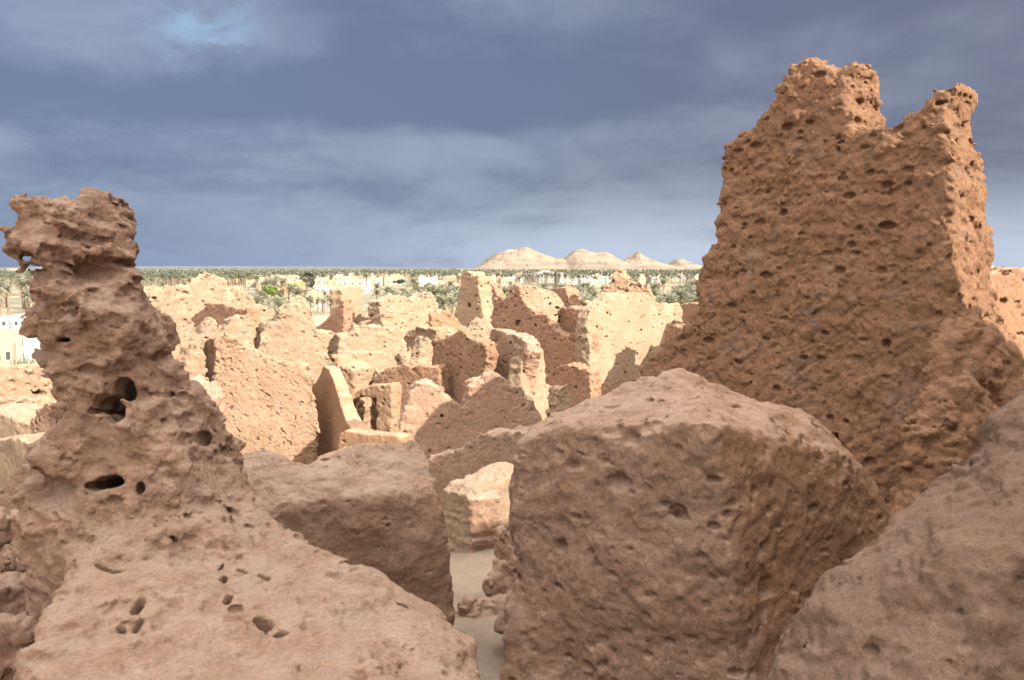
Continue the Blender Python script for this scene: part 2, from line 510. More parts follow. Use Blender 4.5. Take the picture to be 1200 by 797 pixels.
def shade_hill():
    """unseen rise added behind the camera, crest shaped to shade the near ruins"""
    e1, e2 = np.array((math.sin(SUN_AZ), math.cos(SUN_AZ))), np.array((-math.cos(SUN_AZ), math.sin(SUN_AZ)))
    t = np.linspace(-16, 13.5, 260); s = np.linspace(2.0, 22, 110)
    T, S = np.meshgrid(t, s, indexing='ij')
    crest = np.interp(T, [-16, -4, -2.4, -0.6, 0.8, 4.6, 5.2, 5.8, 6.4, 7.4, 7.8, 8.25, 8.6, 9.0, 9.8, 10.4, 13.5], [-3, -3, -2.0, 3.2, 6.2, 7.0, 6.4, 4.8, 3.5, 3.4, 4.5, 4.9, 3.1, 2.2, 1.7, 0.2, -4])
    prof = np.interp(S, [2.0, 3.2, 5.0, 6.6, 7.2, 12, 22], [0, 0.42, 0.70, 0.96, 1.0, 0.75, 0])
    X, Y = S * e1[0] + T * e2[0], S * e1[1] + T * e2[1]
    base = gz(X, Y) - EYE - 0.6
    p = np.stack((X.ravel(), Y.ravel(), np.zeros(X.size)), 1)
    Z = base + (crest - base) * prof + fbm(p, 1.6, 4, 0.55, 31).reshape(X.shape) * 0.22 * (prof > 0.02) + EYE
    n, m = T.shape
    i = (np.arange(n - 1)[:, None] * m + np.arange(m - 1)[None, :])
    q = np.stack((i, i + 1, i + m + 1, i + m), -1).reshape(-1, 4)
    o = link('shade_hill', make_mesh('shade_hill', np.stack((X.ravel(), Y.ravel(), Z.ravel()), 1), q, True), MUD_ROCK)
    o['kind'] = 'structure'
shade_hill()

# ------------------------------------------------------------------ builders for the ruins
VS = 1.0
GROUP = 'ruined mud walls of the old town'
_count = [0]
def wall(name, label, cat, top, A, B, thick, mat=None, vox=None, pits=6, pr=(0.02, 0.07), rough=1.0, holes=(), closed=False,
         taper=0.02, k=0.035, drop=0.5, eat=1.0, layers=None, group=GROUP, extra=None, after=None, jag=0.45):
    """an eroded wall standing on the line between two ground points (pixel column, distance); its top profile is
    given as seen, and it runs down into the ground"""
    _count[0] += 1
    seed = _count[0]
    a, b = P(A[0], 400, A[1])[:2], P(B[0], 400, B[1])[:2]
    u = (b - a); u /= np.linalg.norm(u)
    nrm = np.array((-u[1], u[0]))                       # away from the camera
    if nrm @ a < 0: nrm = -nrm
    zb = min(gz(*a), gz(*b)) - drop
    jr = np.random.RandomState(seed + 500)
    if jag:
        fine = [top[0]]
        for (x0, y0), (x1, y1) in zip(top, top[1:]):
            n = max(1, int(math.hypot(x1 - x0, y1 - y0) / 4.5))
            for i in range(1, n + 1):
                j = jr.normal(0, jag, 2) * (1.0 if i < n else 0.45)
                fine.append((x0 + (x1 - x0) * i / n + j[0], y0 + (y1 - y0) * i / n + j[1]))
        top = fine
    poly = []
    for px, py in top:
        r = ray(px, py)
        t = (nrm @ a) / (nrm @ r[:2])
        w = r * t
        poly.append(((w[:2] - a) @ u, w[2] + EYE - zb))
    if not closed:
        poly = [(poly[0][0], 0.0)] + poly + [(poly[-1][0], 0.0)]
    us, ws = [p[0] for p in poly], [p[1] for p in poly]
    d = (A[1] + B[1]) / 2
    vox = (vox or max(0.012, 1.2 * d / F_PX)) * VS
    wt = max(ws)
    tw = thick / 2 + taper * wt
    pad = 0.10 + 3 * vox
    F = Field((min(us) - pad, thick / 2 - tw - pad, min(ws) - vox * 2), (max(us) + pad, thick / 2 + tw + pad, wt + pad), vox)
    F.zb, F.wear = zb, 0.32 * min(max(d / 15.0, 0.55), 1.8)
    F.add(F.prism(poly, 0, thick, k, taper, wt))
    for hx, hy, hr in holes:
        r = ray(hx, hy); t = (nrm @ a) / (nrm @ r[:2]); w = r * t
        hu, hw, rr = (w[:2] - a) @ u, w[2] + EYE - zb, hr * t * r[1] / F_PX
        sl = ray(hx, hy); sl = sl / np.linalg.norm(sl)  # bored level through the wall
        F.pit((hu, thick / 2, hw), rr, (1, thick / rr * 1.2, 1))
    if extra: extra(F)
    s = min(max(d / 15.0, 0.55), 1.8)
    F.gnaw(layers or [(0.80 * s, 0.050 * s, 2, False), (0.26 * s, 0.045 * rough * s, 3, False, None, 0.12), (0.12 * s, 0.056 * rough * s, 3, False, None, 0.2), (0.05 * s, 0.024 * rough * s, 2, False, None, 0.5)], seed)
    area = (max(us) - min(us)) * wt
    if pits:
        F.pits(int(min(pits * area * 5.5, 1200)), pr[0] * 0.8, pr[1], seed, 0.6)
    if after: after(F)
    o = link(name, F.mesh(name), mat or MUD_MID)
    o.location = (a[0], a[1], zb)
    o.rotation_euler = (0, 0, math.atan2(u[1], u[0]))
    tag(o, label, cat, group)
    return o

def block(name, label, cat, hulls, vox, mat, layers, k=0.10, join=0.12, pits=(0, .02, .05), pads=0.12, extra=None, seed=None, group=None, cutters=()):
    """a mass of fallen or melted mud: hulls round points seen at (pixel, pixel, distance), grown together"""
    _count[0] += 1
    seed = seed or _count[0]
    W = [[P(*q) for q in h] for h in hulls]
    allp = np.array([p for h in W for p in h])
    O = np.array((allp[:, 0].mean(), allp[:, 1].mean(), allp[:, 2].min()))
    vox = vox * VS
    F = Field(allp.min(0) - O - pads, allp.max(0) - O + pads, vox)
    F.O = O
    for i, h in enumerate(W):
        F.add(F.hull([p - O for p in h], k), 0 if i == 0 else join)
    if extra: extra(F)
    F.gnaw(layers, seed)
    if pits[0]: F.pits(pits[0], pits[1], pits[2], seed)
    for q, r, sq in cutters:
        F.pit(P(*q) - O, r, sq)
    o = link(name, F.mesh(name), mat)
    o.location = tuple(O)
    tag(o, label, cat, group)
    return o

# ------------------------------------------------------------------ near ruins (all within ten metres of the camera)
def spire():
    D0 = 3.6
    px = [(40, 760), (60, 690), (70, 645), (52, 615), (62, 590), (78, 575), (60, 560), (90, 545), (70, 528), (58, 508), (75, 490), (54, 480), (74, 464),
          (64, 448), (46, 425), (40, 412), (46, 400), (30, 387), (26, 372), (42, 354), (40, 342), (18, 332), (36, 327), (42, 320), (28, 303), (15, 290),
          (13, 262), (30, 260), (26, 240), (40, 238), (52, 239), (60, 241), (76, 240), (84, 233), (90, 227), (98, 226), (106, 231), (111, 244), (116, 254), (129, 265),
          (131, 276), (122, 281), (128, 293), (143, 292), (146, 306), (158, 322), (166, 330), (178, 333), (181, 348), (189, 370), (200, 390), (210, 410),
          (208, 425), (226, 445), (240, 470), (250, 488), (262, 510), (280, 545), (300, 590), (325, 640), (340, 690), (345, 760)]
    O = P(170, 800, D0)
    O = np.array((O[0], O[1], EYE - 2.75))
    poly = []
    for i, (x, y) in enumerate(px):
        if i <= 33:                                     # the outline stands a little inside what the relief will add to it
            x += float(np.interp(y, [225, 300, 312, 345, 360, 400, 415, 450, 760], [25, 25, 6, 6, 28, 28, 14, 8, 8]))
        else:
            x += float(np.interp(y, [225, 240, 300, 360, 420, 470, 760], [-20, -40, -48, -42, -40, -44, -44]))
        if y < 320:
            q = min((320 - y) / 30, 1)
            x = x * (1 - q) + (76 + (px[i][0] - 76) * 0.76) * q
        w = P(x, y, D0); poly.append((w[0] - O[0], w[2] - O[2]))
    slab = [[(105, 790, 2.2), (560, 790, 2.35), (560, 764, 2.62), (520, 706, 3.05), (440, 684, 3.25), (345, 641, 3.5), (250, 585, 3.75), (120, 590, 3.65)]]
    top = [P(*q) for q in slab[0]]
    top += [P(100, 797, 2.25) + (0, -0.45, -0.02), P(566, 797, 2.35) + (0, -0.45, 0.0)]
    pts = top + [p * (1, 1, 0) + (0.0, 0.0, EYE - 2.7) for p in top]
    allx = [p[0] for p in poly]
    F = Field((min(min(allx), min(p[0] - O[0] for p in pts)) - .15, min(p[1] - O[1] for p in pts) - .15, 0.0),
              (max(max(allx), max(p[0] - O[0] for p in pts)) + .15, 0.75, max(p[1] for p in poly) + .12), 0.0080 * VS)
    d = poly_sdf(F.X, F.Z, poly)[:, None, :]
    wt = max(p[1] for p in poly)
    half = 0.235 + 0.12 * np.maximum(wt - F.Z, 0)
    dv = np.abs(F.Y - 0.12)[None, :, None] - half[None, None, :]
    F.f = smax(d + 0.008, dv.astype(np.float32), 0.16)
    F.add(F.hull([p - O for p in pts], 0.10), 0.30)
    # scoured hollows with sharp edges between them, strongest on the spire
    rng = np.random.RandomState(4)
    def level():
        idx, p = F.band(0.22)
        h = np.clip((p[:, 2] - 1.35) / 0.7, 0.0, 1.0)
        return idx, p, p @ np.array(((0.94, 0, 0.34), (0, 1, 0), (-0.34, 0, 0.94)), np.float32), h      # the ledges dip to the right
    idx, p, tl, hgt = level()
    F.f[idx] += fbm(p, 0.60, 3, 0.5, 24) * (0.05 + 0.02 * hgt) - fbm(tl, 0.42, 3, 0.55, 21, (0.8, 0.9, 1.3), True) * (0.022 + 0.040 * hgt)
    upper = lambda g: g[1] < 0.2
    for c, g in F.surface_points(75, rng, upper):
        if c[2] < 1.62: continue
        r = 0.025 + 0.10 * rng.rand() ** 1.8
        F.pit(c + g * r * 0.36, r, (0.9 + 0.7 * rng.rand(), 1.0, 0.55 + 0.4 * rng.rand()), 0.010)
    idx, p, tl, hgt = level()
    F.f[idx] += (fbm(p, 0.13, 5, 0.64, 22) * (0.024 + 0.018 * hgt)
                 - fbm(tl, 0.19, 4, 0.6, 25, (0.75, 0.8, 1.5), True) * (0.010 + 0.028 * hgt))
    F.soften(); F.soften()
    idx, p, tl, hgt = level()
    F.f[idx] += fbm(p, 0.055, 4, 0.7, 23) * (0.010 + 0.014 * hgt) - fbm(tl, 0.095, 4, 0.6, 27, (0.8, 0.8, 1.3), True) * (0.007 + 0.020 * hgt)
    for c, g in F.surface_points(1300, rng):
        r = 0.006 + 0.022 * rng.rand() ** 3
        F.pit(c + g * r * 0.2, r, (1.3, 1, 0.8), 0.004)
    def hole(x, y, r, sq, dd=3.25, deep=0.30):
        q = P(x, y, dd) - O
        for j in range(34):                     # drive in from in front until past the skin
            F.pit(q + np.array((0, 0.017 * j, -0.004 * j)), r * (1 + 0.1 * math.sin(j)), sq)
    for x, y, r, sq, dd in [(114, 453, .045, (.8, 1, 1.3), 3.25), (104, 472, .055, (1.1, 1, .8), 3.25), (116, 482, .052, (.9, 1, .9), 3.25),
                        (88, 480, .02, (1, 1, .8), 3.25), (112, 566, .042, (1.5, 1, .6), 3.2), (96, 571, .034, (1.5, 1, .6), 3.2),
                        (152, 574, .024, (1, 1, 1.3), 3.2), (190, 512, .026, (.8, 1, 1.5), 3.25), (158, 456, .015, (.8, 1, 1.3), 3.3),
                        (125, 268, .018, (.8, 1, 1.2), 3.4), (30, 432, .02, (1.2, 1, .7), 3.35), (62, 395, .022, (1.6, 1, .5), 3.3)]:
        hole(x, y, r, sq, dd)
    # cracks and little holes in the trodden top
    def dig(x, y, dd, r, sq):
        q = P(x, y, dd) - O
        for j in range(9): F.pit(q + np.array((0, 0, 0.07 - 0.022 * j)), r * 1.25, sq)
    for x, y, dd, r, sq in [(162, 730, 2.68, .024, (.5, 1.6, 2.0)), (162, 744, 2.6, .02, (.5, 1.4, 2.0)), (143, 752, 2.57, .012, (1, 1, 2)), (285, 690, 3.0, .016, (1.2, 1, 2)), (262, 704, 2.9, .014, (.7, 1.8, 2)),
                            (268, 725, 2.75, .016, (.6, 2, 2)), (308, 757, 2.62, .018, (1.6, .9, 2)), (330, 765, 2.57, .016, (1.4, 1, 2)), (260, 690, 3.0, .012, (.6, 2, 2)), (310, 690, 3.0, .012, (1.8, .7, 2)),
                            (470, 740, 2.8, .016, (1.6, .9, 2)), (230, 640, 3.25, .02, (1.6, 1, 1)), (130, 680, 2.95, .03, (1.6, .8, .8)), (200, 620, 3.35, .025, (1.6, 1, .8))]:
        dig(x, y, dd, r, sq)
    o = link('mud_spire', F.mesh('mud_spire'), MUD_NEAR)
    o.location = tuple(O)
    tag(o, 'tall deeply scoured mud spire rising from a broad worn wall stump', 'ruin spire')
spire()

def oblique_pits(F, n=1250, r0=0.018, r1=0.055):
    """short slanting slots, as where straws of salt have washed out"""
    rng = np.random.RandomState(33)
    pts = F.surface_points(n, rng, lambda g: g[1] < -0.3)
    thick = fbm(np.array([c for c, g in pts]), 0.5, 2, 0.5, 91)         # they come in patches
    for (c, g), q in zip(pts, thick):
        if q < -0.25 and rng.rand() < 0.8: continue
        r = r0 * 0.8 + (r1 - r0) * rng.rand() ** 3
        tilt = rng.uniform(-1.1, 0.5)
        m = rng.choice([1, 1, 2, 3])
        for j in range(m):
            F.pit(c - g * r * rng.uniform(-0.2, 0.4) + np.array((tilt, 0, 0.6)) * r * (j - 0.5) * (0.4 + rng.rand()), r * 0.62, (0.7 + 0.8 * rng.rand(), 1.2, 0.7 + 0.5 * rng.rand()))
def low_wall():
    wall('broken_wall', 'shaded broken wall with pale dished top between scoured spire and huge block', 'ruin wall',
         [(215, 470), (232, 490), (247, 500), (258, 505), (270, 503), (285, 515), (305, 532), (345, 562), (372, 566), (395, 560), (415, 543), (425, 533), (450, 524), (475, 523), (497, 525), (505, 519),
          (515, 517), (518, 545), (521, 590), (525, 640), (527, 700), (529, 770)], (215, 4.5), (528, 5.05), 0.42, MUD_ROCK, 0.0105, 22, (0.006, 0.020), k=0.05, taper=0.02,
         layers=[(0.45, 0.06, 3, False), (0.14, 0.026, 4, False), (0.05, 0.012, 3, False)], group=None,
         extra=lambda F: F.cut((0, 0.42, P(480, 524, 5.1)[2] - F.zb), (0, -0.52, 0.85), 0.04))
low_wall()

def big_block():
    h1 = [(603, 514, 4.75), (700, 494, 4.42), (838, 500, 3.97), (985, 532, 4.75), (1016, 545, 5.0), (640, 480, 5.25), (700, 462, 5.3), (766, 440, 5.3), (800, 436, 5.35), (850, 450, 5.35), (955, 490, 5.35),
          (612, 690, 4.62), (884, 870, 3.78), (700, 880, 4.25), (1060, 690, 4.9), (610, 700, 5.3), (1040, 640, 5.6), (1000, 860, 4.6), (990, 900, 5.4), (640, 860, 5.3)]
    h2 = [(606, 660, 4.7), (585, 760, 4.5), (570, 830, 4.4), (700, 850, 4.15), (690, 690, 4.5), (640, 860, 5.2), (620, 640, 5.0)]
    h3 = [(765, 436, 5.05), (790, 429, 5.2), (845, 448, 5.1), (770, 470, 4.75), (840, 480, 4.7), (850, 520, 4.6), (760, 500, 4.7), (800, 440, 5.5)]
    def ex(F):
        rng = np.random.RandomState(11)
        # a line of hollows under the pale top, and a crease beside the ridge
        for x, y, d, r in [(672, 500, 4.5, .035), (715, 503, 4.38, .04), (752, 500, 4.28, .035), (690, 520, 4.42, .03), (735, 512, 4.3, .045), (765, 495, 4.28, .03), (850, 555, 4.02, .05), (838, 616, 3.97, .045), (722, 565, 4.3, .06), (655, 530, 4.55, .03),
                           (800, 500, 4.2, .04), (880, 575, 4.1, .05), (895, 640, 4.1, .06), (905, 690, 4.1, .05), (870, 600, 4.1, .05), (800, 600, 4.1, .04), (660, 640, 4.5, .05), (640, 590, 4.6, .03)]:
            F.pit(P(x, y, d) - F.O, r * 0.8, (1.2, 1, .7), 0.02)
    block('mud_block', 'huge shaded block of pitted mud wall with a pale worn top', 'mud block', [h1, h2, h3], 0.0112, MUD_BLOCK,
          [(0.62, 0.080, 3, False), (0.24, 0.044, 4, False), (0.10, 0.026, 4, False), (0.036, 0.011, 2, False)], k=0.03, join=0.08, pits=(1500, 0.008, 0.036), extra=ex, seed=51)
big_block()

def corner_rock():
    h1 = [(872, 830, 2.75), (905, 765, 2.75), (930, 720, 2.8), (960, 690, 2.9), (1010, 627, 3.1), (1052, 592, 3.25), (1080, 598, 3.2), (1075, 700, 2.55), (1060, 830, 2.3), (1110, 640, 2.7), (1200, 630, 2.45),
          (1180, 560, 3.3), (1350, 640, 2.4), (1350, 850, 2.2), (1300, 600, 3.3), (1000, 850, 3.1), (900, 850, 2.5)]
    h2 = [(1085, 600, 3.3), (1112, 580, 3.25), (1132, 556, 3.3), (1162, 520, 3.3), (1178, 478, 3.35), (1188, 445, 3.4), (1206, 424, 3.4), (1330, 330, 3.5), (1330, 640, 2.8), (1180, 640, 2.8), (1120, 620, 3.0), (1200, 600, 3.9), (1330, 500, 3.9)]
    h3 = [(1226, 424, 3.6), (1262, 250, 3.7), (1330, 90, 3.9), (1480, 60, 3.7), (1700, 160, 2.9), (1300, 900, 2.9), (1700, 1000, 2.4), (1420, 100, 5.0), (1320, 424, 5.0), (1300, 760, 4.6), (1700, 700, 3.9), (1750, 420, 3.6)]  # unseen mass right of view, added to block skylight from the outcrop
    block('mud_outcrop', 'dark rounded mud outcrop filling the near right corner beneath the tall ruined tower', 'mud outcrop', [h1, h2, h3], 0.0115, MUD_SHADE,
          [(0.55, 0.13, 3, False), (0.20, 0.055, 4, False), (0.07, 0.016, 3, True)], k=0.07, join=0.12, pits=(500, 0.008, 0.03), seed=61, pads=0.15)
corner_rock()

def tower():
    top = [(770, 470), (776, 425), (786, 412), (800, 401), (815, 386), (828, 376), (831, 366), (838, 362), (836, 352), (829, 331), (836, 318), (841, 300), (852, 286), (851, 262), (856, 252), (852, 228),
           (855, 215), (853, 198), (860, 185), (858, 172), (868, 165), (876, 154), (890, 150), (896, 139), (905, 125), (915, 110), (914, 98), (921, 95), (916, 84), (928, 75), (935, 67), (943, 65), (950, 69),
           (958, 76), (970, 75), (976, 79), (986, 76), (998, 72), (1004, 76), (998, 90), (1000, 104), (997, 118), (1004, 130), (1004, 146), (1016, 150), (1040, 150), (1053, 147), (1060, 136), (1062, 129),
           (1078, 123), (1090, 111), (1093, 101), (1105, 98), (1118, 93), (1126, 97), (1122, 112), (1116, 125), (1118, 150), (1122, 158), (1130, 172), (1124, 195), (1131, 215), (1127, 240), (1130, 280), (1128, 310), (1134, 350), (1150, 420), (1165, 640)]
    o = wall('ruined_tower', 'tallest ruined mud tower with twin jagged pinnacles and a sunlit right end', 'ruin tower', top, (790, 10.0), (1118, 7.6), 0.55, MUD_TOWER, 0.0155,
             pits=0, taper=0.15, k=0.07, drop=0.3, group=None,
             layers=[(0.8, 0.07, 3, False), (0.30, 0.055, 4, False), (0.12, 0.036, 4, True), (0.045, 0.016, 2, False)],
             after=tower_pits)
    shade_caster(o, (3.2, 11.45), (6.8, 12.7), 0.05, 1.6, MUD_TOWER)  # added out of view to shade the arched wall
    return o
def shade_caster(parent, a, b, z0, z1, mat):
    """unseen wall added behind its parent to throw shade on walls farther left"""
    a, b = np.array(a), np.array(b)
    u = (b - a) / np.linalg.norm(b - a); Ln = np.linalg.norm(b - a)
    zb = min(gz(*a), gz(*b)) - 0.4
    rr = np.random.RandomState(int(a[0] * 10))
    top = [(Ln * i / 12, EYE + z0 + (z1 - z0) * i / 12 - zb + rr.normal(0, 0.16)) for i in range(13)]
    F = Field((-0.3, -0.4, 0), (Ln + 0.3, 0.9, max(t[1] for t in top) + 0.3), 0.05)
    F.add(F.prism([(0, 0.05)] + top + [(Ln, 0.05)], 0, 0.5, 0.08))
    F.gnaw([(0.6, 0.08, 3, False), (0.2, 0.04, 3, False)], 5)
    o = link('shade_caster', F.mesh('shade_caster'), mat)
    M4 = Matrix.Translation((a[0], a[1], zb)) @ Matrix.Rotation(math.atan2(u[1], u[0]), 4, 'Z')
    o.parent = parent
    pm = Matrix.Translation(parent.location) @ Matrix.Rotation(parent.rotation_euler[2], 4, 'Z')
    o.matrix_local = pm.inverted() @ M4
# the tower's pits: hundreds of bricks of salt washed out, thickest along its left part and under the top
def tower_pits(F):
    rng = np.random.RandomState(77)
    F.cut((3.21, 0, EYE + 1.3 - F.zb), (1, 0.0, 0.12), 0.02)           # the right end broke off flat
    idx, p = F.band(0.07)
    F.f[idx] += 0.011 * fbm(p, 0.10, 4, 0.6, 78)
    for c, g in F.surface_points(4200, rng):
        hz = c[2] / F.Z[-1]
        keep = 0.15 + 0.85 * (1 - np.clip(c[0] / F.X[-1], 0, 1)) * np.clip((hz - 0.25) * 2, 0, 1) + 0.6 * (hz > 0.8)
        if rng.rand() > keep: continue
        r = 0.013 + 0.042 * rng.rand() ** 2.6
        F.pit(c + g * r * (0.75 - 1.2 * rng.rand()), r, (0.9 + 0.8 * rng.rand(), 1.5, 0.6 + 0.4 * rng.rand()), 0.006)
tower()

def buttress():
    h1 = [(1034, 600, 6.3), (1050, 540, 6.45), (1066, 470, 6.7), (1062, 442, 6.85), (1086, 396, 7.05), (1112, 352, 7.3), (1150, 348, 7.4), (1186, 372, 7.5), (1196, 420, 7.3), (1140, 480, 6.55), (1150, 640, 6.1), (1240, 640, 6.5), (1100, 660, 6.2),
          (1160, 400, 8.2), (1080, 500, 8.0), (1240, 640, 8.0), (1050, 640, 7.8)]
    block('mud_buttress', 'sloping mud buttress of cracked lumps leaning on the right foot of the tall tower', 'buttress', [h1], 0.0145, MUD_TOWER,
          [(0.5, 0.10, 3, True), (0.16, 0.045, 3, True), (0.07, 0.02, 3, False), (0.03, 0.008, 2, False)], k=0.1, pits=(170, 0.015, 0.05), seed=71, pads=0.2)
    wall('orange_wall', 'sunlit orange mud wall behind the right edge of the tall tower', 'ruin wall',
         [(1160, 322), (1184, 316), (1200, 314), (1240, 320), (1290, 340)], (1170, 12.0), (1300, 13.0), 0.5, MUD_OCHRE, 0.02, 8, (0.03, 0.09), rough=0.8)
buttress()

# ------------------------------------------------------------------ near left: fallen lumps in the gully beside the spire
LUMP = [(0.35, 0.07, 3, False), (0.12, 0.035, 3, True), (0.05, 0.014, 3, False), (0.02, 0.005, 2, False)]
def lump(label, pts, mat=MUD_NEAR, vox=0.011, seed=None, k=0.05, group='fallen lumps of mud wall'):
    return block('mud_boulder', label, 'boulder', [pts], vox, mat, LUMP, k=k, pits=(25, 0.01, 0.03), seed=seed, group=group)
def slabpts(px0, py0, px1, py1, d0, d1, h):
    """a rounded lump filling a pixel box at d0..d1, its far top h pixels lower than its near top"""
    mx, my = (px0 + px1) / 2, (py0 + py1) / 2
    return [(px0 + 8, py0 + h + 10, d0), (px1 - 10, py0 + h, d0), (px0, my, d0), (px1, my + 8, d0), (px0, py1, d0), (px1, py1, d0), (px0 + 18, py0, d1), (px1 - 22, py0 + 3, d1), (px0, py1 - 5, d1), (px1, py1 - 5, d1)]
lump('square mud lump with a bright flat top, in the bottom left corner', slabpts(-60, 712, 54, 860, 2.9, 3.4, 14), seed=81)
lump('broad shaded mud hummock just above the bottom left corner lump', slabpts(-70, 676, 84, 760, 3.5, 4.1, 10), seed=82)
lump('small round boulder tucked under the hummock edge beside the spire foot', slabpts(24, 650, 50, 684, 4.0, 4.25, 5), seed=83)
lump('ochre tinged boulder to the left of the small round boulder', slabpts(-10, 630, 32, 684, 4.2, 4.6, 8), seed=84)
lump('low grey lump in the dark gap at the foot of the spire', slabpts(36, 668, 80, 715, 3.75, 4.0, 6), seed=85)
lump('rough shaded mound under the sunlit chunk, left of the spire', slabpts(-30, 596, 74, 690, 4.9, 5.6, 8), seed=86, vox=0.014)
lump('dark lump at the left edge below the grey crumbling ridge', slabpts(-30, 598, 26, 640, 4.5, 4.8, 6), seed=87, vox=0.012)

# ------------------------------------------------------------------ left of the spire: sunlit walls down the slope
wall('rubble_ridge', 'grey crumbling ridge of mud slanting up to the left side of the spire', 'ruin wall',
     [(-30, 590), (0, 572), (14, 556), (22, 548), (40, 540), (55, 528), (68, 518), (80, 512), (96, 520), (110, 560)], (-30, 8.6), (110, 8.2), 0.5, MUD_ROCK, 0.017, 9, (0.02, 0.05))
wall('mud_chunk', 'small bright sunlit chunk of wall showing just left of the spire foot', 'ruin wall',
     [(46, 612), (48, 596), (54, 584), (64, 574), (78, 568), (92, 572), (96, 612)], (46, 7.2), (96, 7.0), 0.35, MUD_PALE, 0.014, 9, (0.02, 0.04))
wall('sloping_wall', 'sunlit sloping wall top with a shaded face at the left edge', 'ruin wall',
     [(-40, 520), (0, 514), (16, 511), (34, 522), (48, 524), (54, 530), (60, 545)], (-40, 12.5), (60, 10.5), 0.9, MUD_PALE, 0.022, 4, (0.02, 0.05), rough=0.7)
wall('notched_wall', 'pale wall with one upright dark crack, above the sloping wall at the left edge', 'ruin wall',
     [(-40, 478), (0, 484), (14, 490), (30, 496), (37, 498), (40, 505), (40, 530)], (-40, 14.2), (40, 13.2), 0.8, MUD_PALE, 0.024, 4, (0.02, 0.06), rough=0.7,
     )
wall('crumbled_wall', 'lumpy sunlit wall with broken doorways under the pink house', 'ruin wall',
     [(-30, 462), (0, 456), (8, 448), (20, 440), (28, 436), (38, 434), (44, 440), (48, 446), (56, 446), (66, 450), (72, 462), (76, 480)], (-30, 18.5), (76, 19.5), 0.6, MUD_MID, 0.028, 10, (0.04, 0.10),
     holes=[(42, 458, 5), (24, 480, 2.5), (35, 482, 3)])
wall('grey_rubble', 'heap of shaded rubble between the lumpy sunlit wall and the spire', 'rubble wall',
     [(36, 500), (42, 486), (50, 474), (58, 472), (64, 478), (72, 484), (84, 494), (92, 520)], (36, 12.0), (92, 11.0), 0.5, MUD_ROCK, 0.02, 14, (0.03, 0.07), rough=1.3)
wall('terrace_wall', 'low plain terrace wall in front of the pink house', 'ruin wall',
     [(-40, 424), (0, 430), (20, 428), (40, 428), (56, 432), (70, 440)], (-40, 30), (70, 30), 1.0, MUD_PALE, 0.04, 2, (0.05, 0.08), rough=0.6)

# ------------------------------------------------------------------ the sunlit walls right of the spire
wall('flank_wall', 'tall sunlit wall with rows of washed-out holes, directly right of the spire', 'ruin wall',
     [(168, 400), (172, 360), (178, 344), (186, 337), (196, 336), (205, 340), (212, 352), (219, 366), (222, 376), (230, 390), (234, 396), (233, 410), (231, 425), (231, 455)], (168, 17.5), (236, 19.0), 0.6, MUD_PALE, 0.024, 9, (0.03, 0.07))
wall('back_wall', 'long wall with a rising top behind the round-windowed brown wall', 'ruin wall',
     [(184, 344), (196, 337), (204, 338), (210, 336), (222, 333), (230, 327), (238, 325), (246, 321), (256, 323), (263, 327), (266, 335), (266, 344), (276, 347), (284, 352), (286, 420)], (184, 24.0), (286, 25.5), 0.5, MUD_PALE, 0.03, 5, (0.03, 0.07))
wall('window_wall', 'brown shaded wall with one round window, in front of the long back wall', 'ruin wall',
     [(216, 420), (218, 378), (224, 371), (232, 362), (240, 355), (252, 354), (264, 356), (276, 360), (290, 361), (294, 420)], (216, 23.6), (294, 21.2), 0.35, MUD_BROWN, 0.027, 3, (0.03, 0.07), rough=0.7,
     holes=[(239, 363, 3.8)])
wall('spike_wall', 'narrow pointed spike of wall with a dark left side, right of the long back wall', 'ruin wall',
     [(277, 420), (278, 372), (280, 350), (283, 338), (287, 334), (291, 338), (294, 346), (299, 352), (301, 358), (303, 356), (307, 358), (308, 372), (310, 420)], (277, 22.5), (310, 24.5), 0.5, MUD_PALE, 0.028, 8, (0.03, 0.07))
wall('shaded_wall', 'shaded upright wall face in the gap between flank wall and pitted wall', 'ruin wall',
     [(231, 455), (233, 396), (242, 394), (252, 394), (262, 396), (266, 455)], (231, 20.0), (266, 18.6), 0.5, MUD_BROWN, 0.025, 4, (0.03, 0.06))
wall('pointed_stub', 'small sunlit pointed stub before the brown wall with the round window', 'ruin stub',
     [(234, 400), (237, 388), (242, 380), (248, 373), (252, 376), (255, 388), (258, 392), (264, 388), (270, 375), (280, 371), (290, 371), (298, 378), (300, 410)], (234, 19.5), (300, 20.5), 0.4, MUD_PALE, 0.026, 8, (0.03, 0.06))
wall('pitted_wall', 'large sunlit wall covered in small dark pits, right of the spire', 'ruin wall',
     [(243, 560), (247, 470), (252, 420), (253, 396), (262, 392), (270, 396), (285, 402), (300, 412), (312, 420), (330, 424), (350, 426), (362, 428), (366, 445), (365, 458), (371, 480), (373, 500), (372, 530), (378, 580)], (243, 18.0), (378, 18.7), 0.55, MUD_MID, 0.0165,
     0, (0.02, 0.06), after=oblique_pits, layers=[(0.8, 0.04, 3, False), (0.24, 0.06, 3, True, None, 0.1), (0.12, 0.05, 3, False, None, 0.15), (0.06, 0.014, 2, False)])
wall('peaked_wall', 'tall pale wall rising to a rounded peak above the pitted wall', 'ruin wall',
     [(300, 440), (304, 412), (308, 385), (316, 378), (324, 378), (328, 366), (333, 361), (340, 357), (346, 352), (352, 350), (359, 351), (363, 357), (366, 372), (370, 386), (378, 389), (381, 400), (384, 415), (386, 440)], (300, 20.4), (386, 21.2), 0.6, MUD_PALE, 0.021, 6, (0.025, 0.06))
wall('worn_stub', 'low pale worn wall between the narrow spike and the peaked wall', 'ruin wall',
     [(280, 430), (284, 392), (292, 384), (302, 378), (312, 374), (320, 376), (330, 380), (332, 430)], (280, 22.0), (332, 22.6), 0.5, MUD_PALE, 0.026, 5, (0.03, 0.06))

